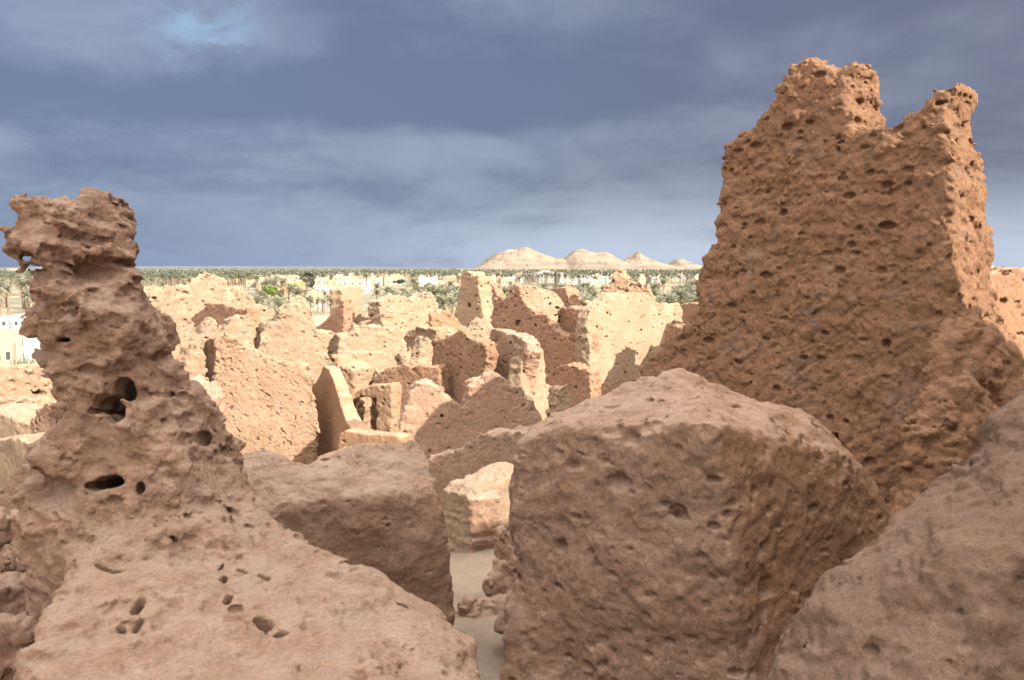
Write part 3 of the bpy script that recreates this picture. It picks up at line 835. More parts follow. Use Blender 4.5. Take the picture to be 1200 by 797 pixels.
# the little orange-plastered room
wall('plastered_wall', 'orange plastered wall of the roofless room, its broken top running down sunlit', 'ruin wall',
     [(366, 545), (366, 450), (372, 448), (378, 428), (384, 432), (392, 450), (398, 470), (404, 488), (410, 500), (424, 506), (430, 540)], (366, 20.6), (432, 16.4), 0.35, MUD_OCHRE, 0.02, 2, (0.02, 0.05), rough=0.25, jag=0.3)
wall('room_wall', 'low orange wall closing the near side of the roofless plastered room', 'ruin wall',
     [(392, 545), (396, 508), (404, 504), (416, 507), (432, 510), (448, 511), (462, 511), (470, 514), (474, 545)], (392, 15.9), (474, 15.3), 0.35, MUD_OCHRE, 0.018, 3, (0.02, 0.05), rough=0.3, jag=0.3)
wall('white_sill', 'flat pale wall top in sun at the foot of the pitted wall', 'ruin wall',
     [(362, 570), (368, 540), (384, 536), (400, 532), (420, 530), (438, 529), (446, 536), (450, 570)], (362, 14.9), (450, 15.0), 0.55, MUD_PALE, 0.018, 3, (0.02, 0.05), rough=0.6)

# ------------------------------------------------------------------ the middle of the ruins
wall('arched_wall', 'rounded gable of pitted wall half in shade with one dark square hole, at the centre', 'ruin wall',
     [(468, 560), (470, 512), (471, 492), (476, 470), (482, 457), (490, 449), (500, 448), (509, 451), (516, 457), (523, 464), (535, 473), (543, 478), (547, 470), (550, 456), (556, 449), (566, 446), (573, 440), (579, 437), (590, 443), (597, 449), (596, 458), (604, 452), (612, 455), (617, 464), (626, 470), (640, 500), (650, 540)],
     (468, 15.8), (650, 16.6), 0.55, MUD_ROCK, 0.019, 6, (0.02, 0.05), holes=[(518, 488, 3.6)])
wall('front_wall', 'shaded mud wall with a lit lumpy top, bridging the gap before the arched wall', 'ruin wall',
     [(500, 600), (504, 534), (517, 532), (530, 530), (542, 522), (556, 513), (570, 507), (582, 509), (595, 506), (606, 506), (625, 510), (630, 600)], (500, 11.6), (630, 10.6), 0.4, MUD_ROCK, 0.0145, 8, (0.015, 0.045))
wall('plaster_pier', 'bright sunlit plastered pier standing at the end of the little alley', 'ruin pier',
     [(550, 650), (552, 584), (560, 574), (575, 568), (590, 562), (600, 556), (612, 552), (622, 550), (624, 650)], (550, 8.9), (624, 9.6), 0.5, MUD_PALE, 0.0125, 3, (0.012, 0.03), rough=0.5)
wall('pier_side', 'rough shaded stub against the left side of the bright plastered pier', 'ruin stub',
     [(522, 650), (525, 606), (532, 590), (541, 580), (548, 579), (552, 588), (553, 650)], (522, 9.7), (553, 8.8), 0.35, MUD_ROCK, 0.0125, 10, (0.015, 0.04))
block('rubble_wall', 'curved crumbling stub of wall at the mouth of the alley, left of the big block', 'ruin stub',
      [[(570, 662, 6.2), (574, 634, 6.3), (584, 620, 6.4), (606, 610, 6.5), (640, 612, 6.5), (640, 780, 5.9), (566, 700, 6.0), (562, 770, 5.8), (620, 640, 6.9), (600, 780, 6.8)],
       [(532, 702, 5.75), (545, 687, 5.95), (572, 684, 6.05), (592, 690, 6.1), (604, 790, 5.5), (526, 790, 5.5), (530, 750, 6.1), (600, 780, 6.3)]], 0.0125, MUD_NEAR,
      [(0.3, 0.06, 3, True), (0.1, 0.03, 3, True), (0.045, 0.01, 2, False)], k=0.08, pits=(70, 0.012, 0.035), seed=91, group=GROUP)
block('loose_stone', 'small grey stone lying at the foot of the big block', 'stone',
      [[(578, 724, 5.0), (590, 714, 5.05), (600, 722, 5.0), (602, 740, 4.95), (580, 742, 4.95), (592, 745, 4.9), (590, 718, 5.15), (600, 740, 5.2), (580, 740, 5.15)]], 0.008, MUD_ROCK,
      [(0.1, 0.012, 3, False), (0.03, 0.004, 2, False)], k=0.03, seed=92, pads=0.06)

wall('corner_wall', 'brown shaded wall with a slim sunlit edge, behind the arched wall', 'ruin wall',
     [(498, 490), (503, 432), (506, 402), (510, 395), (518, 397), (526, 396), (533, 391), (538, 386), (545, 390), (550, 396), (556, 400), (563, 401), (571, 404), (570, 425), (566, 450), (570, 500)], (498, 22.5), (571, 19.6), 0.30, MUD_BROWN, 0.023, 7, (0.03, 0.07))
wall('dwelling_wall', 'shaded brown wall with a straight top and small beam holes, left of the brown corner wall', 'ruin wall',
     [(440, 530), (446, 440), (455, 430), (466, 428), (470, 424), (476, 429), (490, 428), (505, 428), (514, 430), (518, 530)], (440, 21.5), (518, 20.4), 0.4, MUD_BROWN, 0.024, 4, (0.03, 0.06), rough=0.7, holes=[(459, 486, 1.6), (466, 485, 1.6)])
wall('doorway_wall', 'low shaded wall with a wide dark doorway behind the plastered room', 'ruin wall',
     [(394, 570), (397, 474), (406, 466), (418, 458), (432, 453), (444, 452), (458, 451), (461, 570), (443, 570), (441, 466), (426, 464), (409, 468), (407, 570)], (394, 20.8), (461, 20.0), 0.4, MUD_MID, 0.024, 3, (0.03, 0.06), rough=0.5, closed=True, jag=0.5)
wall('stair_stub', 'little stepped stub of wall behind the sunlit top of the plastered room', 'ruin stub',
     [(378, 470), (380, 425), (386, 418), (396, 420), (404, 430), (414, 434), (416, 470)], (378, 21.5), (418, 21.0), 0.8, MUD_MID, 0.025, 8, (0.04, 0.09), holes=[(391, 424, 3)])
wall('smooth_wall', 'smooth pale wall crossed by a shadow, above the wide dark doorway', 'ruin wall',
     [(404, 500), (407, 420), (412, 414), (424, 412), (440, 412), (452, 413), (462, 420), (470, 428), (474, 500)], (404, 23.5), (474, 25.0), 0.5, MUD_PALE, 0.027, 2, (0.03, 0.06), rough=0.6)
wall('long_wall', 'long low sunlit wall with a bumpy top in the middle of the ruins', 'ruin wall',
     [(394, 450), (398, 393), (406, 391), (416, 390), (420, 386), (428, 384), (440, 384), (455, 386), (466, 386), (472, 392), (476, 402), (478, 450)], (394, 25.5), (478, 26.8), 0.5, MUD_PALE, 0.03, 5, (0.04, 0.08))
wall('small_gable', 'small pointed sunlit gable beside the brown corner wall', 'ruin stub',
     [(486, 450), (490, 420), (494, 405), (498, 398), (502, 402), (506, 399), (509, 408), (510, 450)], (486, 24.0), (512, 24.8), 0.35, MUD_PALE, 0.027, 5, (0.03, 0.06))
wall('curved_wall', 'shaded wall below the broad sunlit ruin, left of the brown corner wall', 'ruin wall',
     [(470, 440), (474, 400), (480, 388), (490, 384), (500, 386), (512, 384), (516, 440)], (470, 29.0), (516, 27.5), 0.5, MUD_MID, 0.033, 4, (0.04, 0.07))
wall('broad_ruin', 'broad sunlit ruin with a crumbling rounded top, left of the slender tower', 'ruin wall',
     [(442, 430), (446, 390), (446, 353), (455, 350), (462, 347), (470, 344), (476, 347), (480, 350), (490, 351), (498, 350), (501, 346), (505, 344), (509, 349), (513, 357), (512, 366), (508, 372), (510, 430)], (442, 31.5), (512, 34.0), 0.8, MUD_PALE, 0.036, 6, (0.05, 0.10))
wall('orange_stub', 'low stub with an orange weathered face, between broad ruin and slender tower', 'ruin stub',
     [(504, 420), (507, 370), (513, 366), (521, 365), (527, 370), (534, 372), (540, 378), (546, 384), (548, 420)], (504, 30.0), (548, 30.5), 0.5, MUD_OCHRE, 0.034, 6, (0.05, 0.09))
wall('slab_tower', 'tall flat pale slab of wall, leftmost upright ruin beyond the peaked wall', 'ruin wall',
     [(396, 430), (399, 370), (400, 340), (408, 336), (416, 336), (423, 335), (425, 345), (427, 357), (430, 366), (436, 371), (446, 372), (450, 430)], (396, 33.0), (450, 35.5), 0.6, MUD_PALE, 0.037, 2, (0.04, 0.08), rough=0.6)
wall('slope_wall', 'shaded triangular wall sloping up to the flat pale slab', 'ruin wall',
     [(360, 430), (366, 386), (374, 380), (382, 373), (390, 366), (394, 360), (398, 352), (402, 350), (404, 430)], (360, 34.5), (404, 32.5), 0.5, MUD_BROWN, 0.038, 4, (0.05, 0.08), rough=0.6)
wall('slender_tower', 'slender tapering tower with a small round window, against the palms', 'ruin tower',
     [(530, 420), (534, 380), (536, 352), (539, 338), (540, 323), (545, 319), (548, 318), (553, 323), (557, 326), (560, 324), (561, 335), (563, 346), (566, 358), (569, 370), (572, 420)], (530, 40.0), (573, 38.2), 0.9, MUD_MID, 0.038, 3, (0.05, 0.09), taper=0.05, rough=0.8, holes=[(551, 358, 3.0)])
wall('sunlit_stump', 'bright sunlit stump between the slender tower and the brown corner wall', 'ruin stub',
     [(546, 430), (551, 394), (556, 386), (562, 378), (568, 373), (574, 375), (578, 386), (576, 396), (580, 430)], (546, 26.0), (582, 27.0), 0.5, MUD_PALE, 0.03, 6, (0.04, 0.08))
wall('notched_ruin', 'large brown shaded wall with a deep notch at its top left, right of centre', 'ruin wall',
     [(566, 480), (569, 395), (574, 380), (577, 362), (575, 345), (576, 333), (580, 338), (583, 349), (588, 350), (594, 348), (600, 342), (604, 336), (606, 332), (609, 342), (613, 352), (620, 359), (628, 365), (640, 367), (646, 374), (650, 386), (660, 392), (676, 392), (690, 392), (694, 480)], (566, 30.5), (694, 26.4), 0.40, MUD_BROWN, 0.030, 5, (0.04, 0.10), holes=[(606, 379, 3.5), (628, 381, 2.5)])
wall('ragged_wall', 'ragged sunlit wall top showing behind the notched brown wall', 'ruin wall',
     [(598, 420), (602, 350), (606, 334), (612, 334), (620, 337), (630, 338), (638, 337), (646, 341), (654, 345), (660, 350), (661, 360), (656, 368), (658, 420)], (598, 31.0), (662, 32.5), 0.5, MUD_PALE, 0.034, 10, (0.05, 0.12))
wall('brown_panel', 'brown shaded panel of wall with a thin sunlit right edge, behind the ragged wall', 'ruin wall',
     [(640, 420), (643, 340), (648, 337), (656, 335), (662, 337), (665, 345), (667, 362), (668, 420)], (640, 35.5), (667, 33.5), 0.6, MUD_BROWN, 0.038, 2, (0.05, 0.08), rough=0.6)
wall('low_brown_wall', 'low brown wall joining the ragged wall to the bright peaked corner ruin', 'ruin wall',
     [(648, 430), (652, 366), (658, 361), (668, 361), (676, 364), (682, 364), (690, 366), (696, 430)], (648, 33.0), (697, 30.0), 0.5, MUD_BROWN, 0.035, 4, (0.05, 0.08))
wall('bright_corner_ruin', 'big bright wall with a large shadow across its foot, right of centre', 'ruin wall',
     [(690, 500), (690, 440), (690, 410), (688, 385), (690, 368), (697, 357), (706, 354), (712, 352), (718, 346), (724, 343), (735, 344), (750, 344), (762, 344), (767, 350), (773, 357), (781, 360), (787, 357), (793, 356), (797, 362), (798, 376), (806, 384), (812, 390), (815, 500)], (690, 26.4), (815, 31.5), 0.6, MUD_PALE, 0.0295, 4, (0.03, 0.08), rough=0.8)
wall('sandy_peak', 'rough sandy peak crowned by one lump, above the bright corner ruin', 'ruin wall',
     [(694, 420), (697, 357), (702, 346), (708, 338), (714, 335), (718, 328), (720, 320), (725, 316), (730, 317), (732, 323), (738, 325), (745, 331), (754, 336), (760, 334), (764, 345), (770, 358), (772, 420)], (694, 32.0), (772, 31.6), 0.6, MUD_MID, 0.034, 12, (0.05, 0.10), rough=1.2)
wall('squared_wall', 'squared brown wall end between the bright corner ruin and the tall tower', 'ruin wall',
     [(790, 440), (793, 362), (798, 358), (808, 356), (816, 356), (820, 362), (822, 375), (828, 388), (830, 440)], (790, 37.0), (832, 34.5), 0.6, MUD_BROWN, 0.038, 3, (0.05, 0.08), rough=0.7)
sw = wall('shadow_wall', 'brown shaded wall tucked behind the left foot of the tall tower', 'ruin wall',
     [(776, 470), (779, 388), (785, 381), (796, 384), (806, 388), (816, 392), (822, 400), (826, 470)], (776, 27.5), (826, 24.0), 0.5, MUD_BROWN, 0.029, 4, (0.04, 0.08))
shade_caster(sw, (9.0, 21.5), (13.0, 26.6), -0.9, 2.1, MUD_BROWN)  # added out of view to shade the foot of the bright corner ruin
wall('split_wall', 'wall with a shaded rough left face and lit lumpy corner, before the notched brown wall', 'ruin wall',
     [(560, 500), (566, 440), (572, 400), (577, 388), (583, 385), (590, 387), (596, 391), (603, 394), (612, 397), (618, 400), (620, 412), (616, 430), (612, 450), (614, 500)], (560, 22.0), (614, 19.4), 0.35, MUD_ROCK, 0.0235, 9, (0.03, 0.07))
wall('lit_return', 'smooth bright strip of wall turned to the sun, right of the rough lumpy corner', 'ruin wall',
     [(606, 500), (610, 440), (614, 404), (622, 402), (628, 407), (634, 406), (639, 410), (640, 425), (639, 448), (648, 456), (660, 462), (666, 470), (668, 500)], (606, 19.2), (668, 21.0), 0.35, MUD_PALE, 0.0225, 3, (0.03, 0.06), rough=0.5)

wall('cracked_wall', 'cracked grey wall behind the wide dark doorway', 'ruin wall',
     [(396, 540), (399, 470), (410, 458), (424, 452), (440, 455), (452, 540)], (396, 23.0), (452, 22.2), 0.5, MUD_MID, 0.027, 5, (0.03, 0.06))
wall('step_wall', 'low sunlit wall crossing in front of the flat pale slab of ruin', 'ruin wall',
     [(368, 440), (372, 396), (380, 390), (388, 388), (394, 392), (400, 396), (404, 440)], (368, 28.0), (404, 29.0), 0.6, MUD_PALE, 0.032, 6, (0.04, 0.08))
wall('sunken_wall', 'shaded wall filling the hollow between flat pale slab and broad sunlit ruin', 'ruin wall',
     [(408, 430), (412, 382), (422, 378), (432, 374), (442, 370), (448, 366), (452, 430)], (408, 32.5), (452, 30.0), 0.5, MUD_MID, 0.035, 4, (0.04, 0.08))
wall('middle_stub', 'sunlit stub in front of the brown corner wall top', 'ruin stub',
     [(512, 430), (516, 400), (522, 392), (528, 388), (534, 384), (540, 392), (544, 430)], (512, 27.5), (544, 28.5), 0.5, MUD_PALE, 0.031, 6, (0.04, 0.08))
wall('shaded_panel', 'shaded wall panel closing the space right of the smooth bright strip', 'ruin wall',
     [(636, 500), (640, 440), (650, 430), (664, 426), (676, 430), (690, 436), (694, 500)], (636, 25.5), (694, 23.0), 0.4, MUD_BROWN, 0.027, 4, (0.04, 0.08))
wall('lump_post', 'small lit lump of wall standing over the top edge of the huge block', 'ruin stub',
     [(650, 500), (652, 470), (656, 457), (661, 453), (666, 456), (667, 470), (668, 500)], (650, 17.0), (668, 17.4), 0.3, MUD_PALE, 0.02, 8, (0.02, 0.05))
wall('left_rubble', 'sunlit broken wall behind the crumbling ridge at the left edge', 'ruin wall',
     [(-40, 500), (-10, 470), (6, 466), (20, 470), (34, 466), (48, 472), (60, 480), (66, 510)], (-40, 16.5), (66, 16.0), 0.5, MUD_MID, 0.025, 9, (0.03, 0.08))
wall('far_left_wall', 'low sunlit wall under the spire shoulder, beyond the grey rubble heap', 'ruin wall',
     [(180, 520), (186, 470), (198, 452), (214, 446), (230, 452), (244, 470), (250, 520)], (180, 15.0), (250, 14.6), 0.5, MUD_ROCK, 0.022, 9, (0.03, 0.07))

for label, pts, A, B, mat in [
    ('jagged leaning stub behind the wide dark doorway, left of the straight topped brown wall', [(444, 470), (447, 446), (451, 436), (455, 440), (459, 432), (464, 438), (467, 470)], (444, 23.5), (467, 24.0), MUD_PALE),
    ('low broken stub between the small pointed gable and the brown corner wall', [(470, 470), (474, 420), (480, 410), (484, 416), (489, 408), (492, 420), (494, 470)], (470, 26.0), (494, 26.6), MUD_PALE),
    ('crumbling stub on top of the long low wall', [(410, 420), (413, 392), (418, 378), (423, 384), (428, 376), (432, 388), (434, 420)], (410, 27.4), (434, 27.8), MUD_PALE),
    ('narrow toothed stub right of the slender tower foot', [(570, 430), (572, 384), (575, 372), (579, 380), (583, 370), (587, 384), (589, 430)], (570, 34.0), (589, 34.6), MUD_MID),
    ('toothed wall remnant left of the sandy peak', [(668, 420), (671, 366), (676, 356), (680, 362), (685, 352), (690, 360), (696, 356), (699, 420)], (668, 35.0), (699, 34.0), MUD_MID),
    ('fang shaped remnant of wall behind the narrow pointed spike', [(306, 400), (309, 366), (312, 356), (316, 364), (321, 360), (325, 370), (328, 400)], (306, 27.0), (328, 27.6), MUD_PALE),
    ('short lit stub against the shaded wall left of the pitted wall', [(214, 470), (217, 420), (223, 408), (229, 414), (234, 404), (240, 416), (243, 470)], (214, 16.4), (243, 16.8), MUD_MID)]:
    wall('broken_stub', label, 'ruin stub', pts, A, B, 0.45, mat, None, 9, (0.03, 0.08), rough=1.1, jag=0.8)

# ------------------------------------------------------------------ the table mountains beyond the oasis
def mountains():
    M = Nodes('mountain_rock')
    geo = M.n('ShaderNodeNewGeometry'); sx = M.n('ShaderNodeSeparateXYZ'); M.l(M.tc, sx.inputs[0])
    mp = M.n('ShaderNodeMapping'); M.l(M.tc, mp.inputs[0]); mp.inputs['Scale'].default_value = (0.004, 0.004, 0.075)
    st = M.noise(1.0, 5, 0.6, vec=mp.outputs[0], dist=0.4)
    col = M.mix(M.rng(st, 0.50, 0.66), (0.205, 0.165, 0.125), (0.125, 0.100, 0.084))
    col = M.mix(M.rng(M.noise(0.012, 6, 0.65), 0.35, 0.7, 0, 0.5), col, (0.215, 0.175, 0.135))
    m = M.done(col, M.bump(M.noise(0.05, 6, 0.6), 6.0))
    # crest as seen: (pixel column, pixel row), at 3.4 km and beyond; a heightfield in depth behind it
    M2 = Nodes('dark_scarp'); m2 = M2.done((0.10, 0.105, 0.12))
    def massif(name, crest, D, depth, seed, m=m):
        cx = np.array([P(x, 313, D)[0] for x, y in crest]); cz = np.array([P(x, y, D)[2] for x, y in crest])
        U = np.linspace(cx[0] - 60, cx[-1] + 60, 240); V = np.linspace(-depth, depth, 90)
        X, Y = np.meshgrid(U, V, indexing='ij')
        H = np.interp(X, cx, cz, 0, 0)
        p = np.stack((X.ravel(), Y.ravel(), np.zeros(X.size)), 1)
        n = fbm(p, 160, 5, 0.55, seed).reshape(X.shape)
        e = np.abs(Y + n * depth * 0.35) / depth
        prof = np.interp(e, [0, 0.22, 0.34, 0.62, 1.0], [1, 0.95, 0.70, 0.36, 0])
        gul = fbm(p, 60, 4, 0.5, seed + 1, (1, 1, 1), True).reshape(X.shape)
        Z = H * prof * (1 + 0.10 * gul * np.clip(e * 3, 0, 1)) + n * 3 * prof
        k, l = X.shape
        i = np.arange(k - 1)[:, None] * l + np.arange(l - 1)[None, :]
        q = np.stack((i, i + l, i + l + 1, i + 1), -1).reshape(-1, 4)
        o = link(name, make_mesh(name, np.stack((X.ravel(), Y.ravel() + D, Z.ravel() - 1), 1), q, True), m)
        o['kind'] = 'structure'
    massif('mountain', [(555, 314), (565, 308), (574, 301), (582, 297), (590, 295), (597, 292), (606, 292), (612, 290), (618, 290), (626, 294), (636, 298), (648, 302), (660, 303), (666, 299), (672, 294), (680, 291), (687, 294), (696, 296), (708, 295), (715, 297), (722, 302), (730, 306), (738, 308), (750, 309), (762, 310), (780, 312), (800, 314)], 3400, 330, 41)
    massif('mountain.001', [(722, 313), (730, 306), (738, 300), (744, 297), (748, 294), (752, 298), (760, 303), (768, 306), (778, 309), (800, 313)], 4300, 260, 47)
    massif('mountain.002', [(778, 313), (786, 308), (792, 304), (797, 303), (802, 306), (810, 309), (822, 312), (835, 314)], 5000, 240, 53)
    massif('mountain.003', [(-40, 314.5), (60, 312.3), (160, 312.0), (260, 311.8), (330, 312.2), (420, 312.2), (520, 313.6)], 9000, 500, 59, m2)
mountains()

# ------------------------------------------------------------------ the town on the plain
def plain(name, col, var=0.10, k=0.4):
    M = Nodes(name)
    b = np.array(col)
    c = M.mix(M.rng(M.noise(k, 4, 0.6), 0.35, 0.65), tuple(b * (1 - var)), tuple(np.minimum(b * (1 + var), 0.85)))
    c = M.mix(M.rng(M.noise(k * 6, 4, 0.7), 0.55, 0.75, 0, 0.35), c, tuple(b * 0.75))
    return M.done(c)
HM = {'cream': plain('cream_render', (0.335, 0.273, 0.203)), 'white': plain('white_render', (0.367, 0.335, 0.296)), 'salmon': plain('salmon_render', (0.406, 0.25, 0.187)),
      'orange': plain('orange_render', (0.429, 0.242, 0.117)), 'grey': plain('grey_block', (0.46, 0.42, 0.38)), 'brown': plain('brown_brick', (0.40, 0.26, 0.19)), 'ochre': plain('ochre_render', (0.406, 0.289, 0.156))}
GLASS = plain('dark_opening', (0.06, 0.055, 0.05))
SHUT = plain('faded_shutter', (0.16, 0.22, 0.22))
def boxes(bs):
    co, q = [], []
    for x0, x1, y0, y1, z0, z1 in bs:
        n = len(co)
        co += [(x0, y0, z0), (x1, y0, z0), (x1, y1, z0), (x0, y1, z0), (x0, y0, z1), (x1, y0, z1), (x1, y1, z1), (x0, y1, z1)]
        q += [[n, n + 3, n + 2, n + 1], [n + 4, n + 5, n + 6, n + 7], [n, n + 1, n + 5, n + 4], [n + 1, n + 2, n + 6, n + 5], [n + 2, n + 3, n + 7, n + 6], [n + 3, n, n + 4, n + 7]]
    return np.array(co, float), np.array(q)
def house(label, px, py, wpx, hpx, mat, wings=(), win=(3, 1), rz=0.25, door=True, cat='house', group='houses of the oasis town', name='house', d=None):
    """px, py: pixel of the foot of its front; size in pixels; flat roof with a parapet; wings: (offset, width, extra height) as shares"""
    d = d or EYE * F_PX / (py - 313.4)
    w, h = wpx * d / F_PX, hpx * d / F_PX
    x = P(px, py, d)[0]
    root = bpy.data.objects.new(name, None); C.objects.link(root)
    root.location = (x, d, float(gz(x, d)) - 0.4)
    root.rotation_euler = (0, 0, rz)
    tag(root, label, cat, group)
    dep = w * 0.8
    h += 0.4
    bs = [(-w / 2, w / 2, 0, dep, 0, h)]
    co, q = boxes(bs)
    link('wall', make_mesh('wall', co, q), HM[mat], root)
    t = 0.25
    pz = h + 0.5
    co, q = boxes([(-w / 2 - .03, w / 2 + .03, -0.03, t, h + .004, pz), (-w / 2 - .03, w / 2 + .03, dep - t, dep + .03, h + .004, pz), (-w / 2 - .03, -w / 2 + t, t + .003, dep - t - .003, h + .004, pz), (w / 2 - t, w / 2 + .03, t + .003, dep - t - .003, h + .004, pz)])
    link('parapet', make_mesh('parapet', co, q), HM[mat], root)
    for ox, ww, hh, wm in wings:
        co, q = boxes([(ox * w - ww * w / 2, ox * w + ww * w / 2, dep * 0.35, dep * 0.9, h + .006, h + hh * h)])
        link('roof_room', make_mesh('roof_room', co, q), HM[wm], root)
    nx, nz = win
    fw = min(1.1, w / (nx * 2.2))
    for i in range(nx):
        for k in range(nz):
            cx = -w / 2 + w * (i + 0.5) / nx
            cz = h * (k + 0.58) / nz
            if door and k == 0 and i == nx // 2:
                co, q = boxes([(cx - .55, cx + .55, -0.05, 0.05, 0.3, 2.5)])
                link('door', make_mesh('door', co, q), SHUT, root)
                continue
            co, q = boxes([(cx - fw / 2 - .1, cx + fw / 2 + .1, -0.06, 0.04, cz - .75, cz + .65)])
            f = link('window', make_mesh('window', co, q), HM['white' if mat != 'white' else 'grey'], root)
            co, q = boxes([(cx - fw / 2, cx + fw / 2, -0.09, -0.02, cz - .65, cz + .55)])
            link('pane', make_mesh('pane', co, q), GLASS, f)
    return root
house('orange house with a reddish roof room, left of the dark tree clump', 346, 345.5, 25, 15, 'orange', [(0.25, 0.3, 0.15, 'salmon')], (3, 2), 0.5)
house('long low pale building along the edge of the palms, farthest left of the town', 318, 334, 52, 6.5, 'cream', [], (7, 1), 0.05, False)
house('cream two storey house right of the dark tree clump', 374, 341, 18, 13, 'cream', [(0.2, 0.4, 0.2, 'cream')], (3, 2), 0.3)
house('ochre house with a square roof room, right of the cream two storey house', 388, 340, 15, 11, 'ochre', [(-0.3, 0.35, 0.35, 'ochre')], (2, 2), 0.3)
house('low white house in front of the ochre one', 381, 344, 22, 7, 'white', [], (4, 1), 0.2)
house('large pale house with broken roofline behind the flat pale slab of ruin', 404, 336, 26, 12, 'cream', [(-0.2, 0.3, 0.2, 'white'), (0.3, 0.2, 0.3, 'cream')], (5, 2), 0.25)
house('whitewashed small house standing over the peaked ruin wall', 375, 359, 13, 7, 'white', [], (2, 1), 0.3)
house('long pinkish low house below the orange house', 360, 350, 40, 6, 'cream', [(0.3, 0.15, 0.3, 'salmon')], (6, 1), 0.1)
house('ochre garden building with a yellow wall, right of the pinkish low house', 376, 351.5, 26, 5, 'ochre', [], (4, 1), 0.15)
house('flat brick shed left of the flat pale slab of ruin', 398, 352, 16, 6, 'brown', [], (3, 1), 0.2)
house('salmon house with a cream front, right of the flat pale slab of ruin', 434, 336, 14, 10, 'salmon', [(-0.3, 0.3, 0.2, 'cream')], (3, 2), 0.4)
house('long white low house under the salmon one', 430, 343, 26, 5, 'white', [], (5, 1), 0.15)
house('wide salmon building with a flat roof, half hidden by a dark bush', 462, 331, 22, 8, 'salmon', [(0.2, 0.25, 0.25, 'orange')], (5, 1), 0.2)
house('pale long building behind the leafy palms, middle of the town', 498, 331, 26, 6, 'cream', [], (6, 1), 0.1)
house('pink and cream house left of the slender tower', 508, 335, 14, 8, 'salmon', [(0.2, 0.5, 0.2, 'cream')], (3, 1), 0.3)
house('grey white house right beside the slender tower', 528, 335, 18, 8, 'white', [(0.0, 0.4, 0.2, 'white')], (4, 1), 0.25)
house('small whitewashed house low among palms left of the slender tower', 534, 337, 9, 5, 'white', [], (2, 1), 0.2)
house('cream house between the slender tower and the notched ruin', 577, 333, 16, 8, 'cream', [(0.2, 0.3, 0.3, 'white')], (3, 1), 0.3)
house('tall narrow tan house above the notched ruin', 587, 325.5, 6, 7.5, 'ochre', [], (2, 2), 0.3)
house('long cream house above the notched ruin', 597, 335, 20, 8, 'cream', [(-0.2, 0.3, 0.25, 'cream')], (4, 1), 0.2)
house('grey unfinished block of three floors above the ragged ruin', 640, 331, 20, 12, 'grey', [(0.1, 0.5, 0.15, 'grey')], (5, 3), 0.3, False)
house('pinkish house left of the grey unfinished block', 606, 330, 12, 7, 'salmon', [], (3, 1), 0.2)
house('white house with a stepped roof right of the grey unfinished block', 663, 334, 16, 11, 'white', [(-0.2, 0.35, 0.3, 'white')], (3, 2), 0.35)
house('brown brick house below the grey unfinished block', 664, 338, 18, 4.5, 'brown', [], (4, 1), 0.2)
house('white house left of the sandy peak, with a flat roof', 690, 338, 18, 10, 'white', [(0.2, 0.3, 0.25, 'white')], (4, 2), 0.25)
house('brick house squeezed between white houses left of the sandy peak', 700, 336, 9, 7, 'brown', [], (2, 1), 0.3)
house('long white terrace behind the sandy peak', 712, 333, 30, 9, 'white', [(0.3, 0.2, 0.3, 'cream')], (6, 2), 0.15)
house('cream house right of the sandy peak', 755, 332, 18, 8, 'cream', [(-0.2, 0.3, 0.3, 'cream')], (4, 1), 0.2)
house('big white house with a dark roof edge, right of the sandy peak', 772, 334, 18, 9, 'white', [(0.1, 0.4, 0.3, 'white')], (4, 2), 0.3)
house('red brick house in front of the big white house', 780, 337.5, 14, 5, 'salmon', [], (3, 1), 0.2)
house('pale farmhouse beyond the palms next to the tall tower', 818, 331, 18, 8, 'cream', [(0.2, 0.4, 0.2, 'white')], (4, 1), 0.2)
house('low white house under the pale farmhouse', 822, 335.5, 16, 4, 'white', [], (3, 1), 0.1)
house('salmon house beyond the palms over the long back wall', 247, 329, 26, 7, 'salmon', [(0.3, 0.3, 0.2, 'ochre')], (4, 1), 0.2)
house('orange pair of low houses right of the long back wall', 277, 331, 24, 8, 'ochre', [(-0.2, 0.4, 0.2, 'orange')], (4, 1), 0.25)
house('tiny white house beside the top end of the long back wall', 276, 345, 10, 6, 'white', [], (2, 1), 0.2)
house('pale cream house just above the palms at the left edge', 18, 322, 18, 7, 'cream', [], (3, 1), 0.2, False)
house('salmon pink house with a cream lower front at the left edge', 4, 419, 20, 43, 'salmon', [(0.1, 0.4, 0.08, 'salmon')], (2, 2), 0.35, name='house', d=120)
house('tall white house with a small green roof box, next to the pink house', 28, 416, 22, 47, 'white', [(0.1, 0.3, 0.10, 'white')], (2, 3), -1.0, d=128)
house('row of small white houses under the palms at the left edge', 12, 383, 34, 12, 'white', [(0.2, 0.2, 0.3, 'white')], (5, 1), 0.15, d=235)
rng = random.Random(5)
for i in range(104):                                  # the rest of the town: plain boxes of houses a few pixels high
    px, py = rng.choice([(rng.uniform(425, 545), rng.uniform(326, 337)), (rng.uniform(285, 480), rng.uniform(326.5, 335)), (rng.uniform(290, 420), rng.uniform(330, 341)), (rng.uniform(560, 700), rng.uniform(325.5, 333)), (rng.uniform(690, 840), rng.uniform(325.5, 334))])
    k = (py - 313.4) / 15
    house('pale flat roofed house far off among the palms of the town', px, py, rng.uniform(10, 20) * k, rng.uniform(4.2, 6.8) * k, rng.choice(['cream', 'white', 'cream', 'white', 'grey', 'salmon']), rng.choice([[], [(rng.uniform(-.3, .3), 0.35, 0.3, 'cream')]]), (3, 1), rng.uniform(-0.2, 0.5), False, group='far houses among the palms')

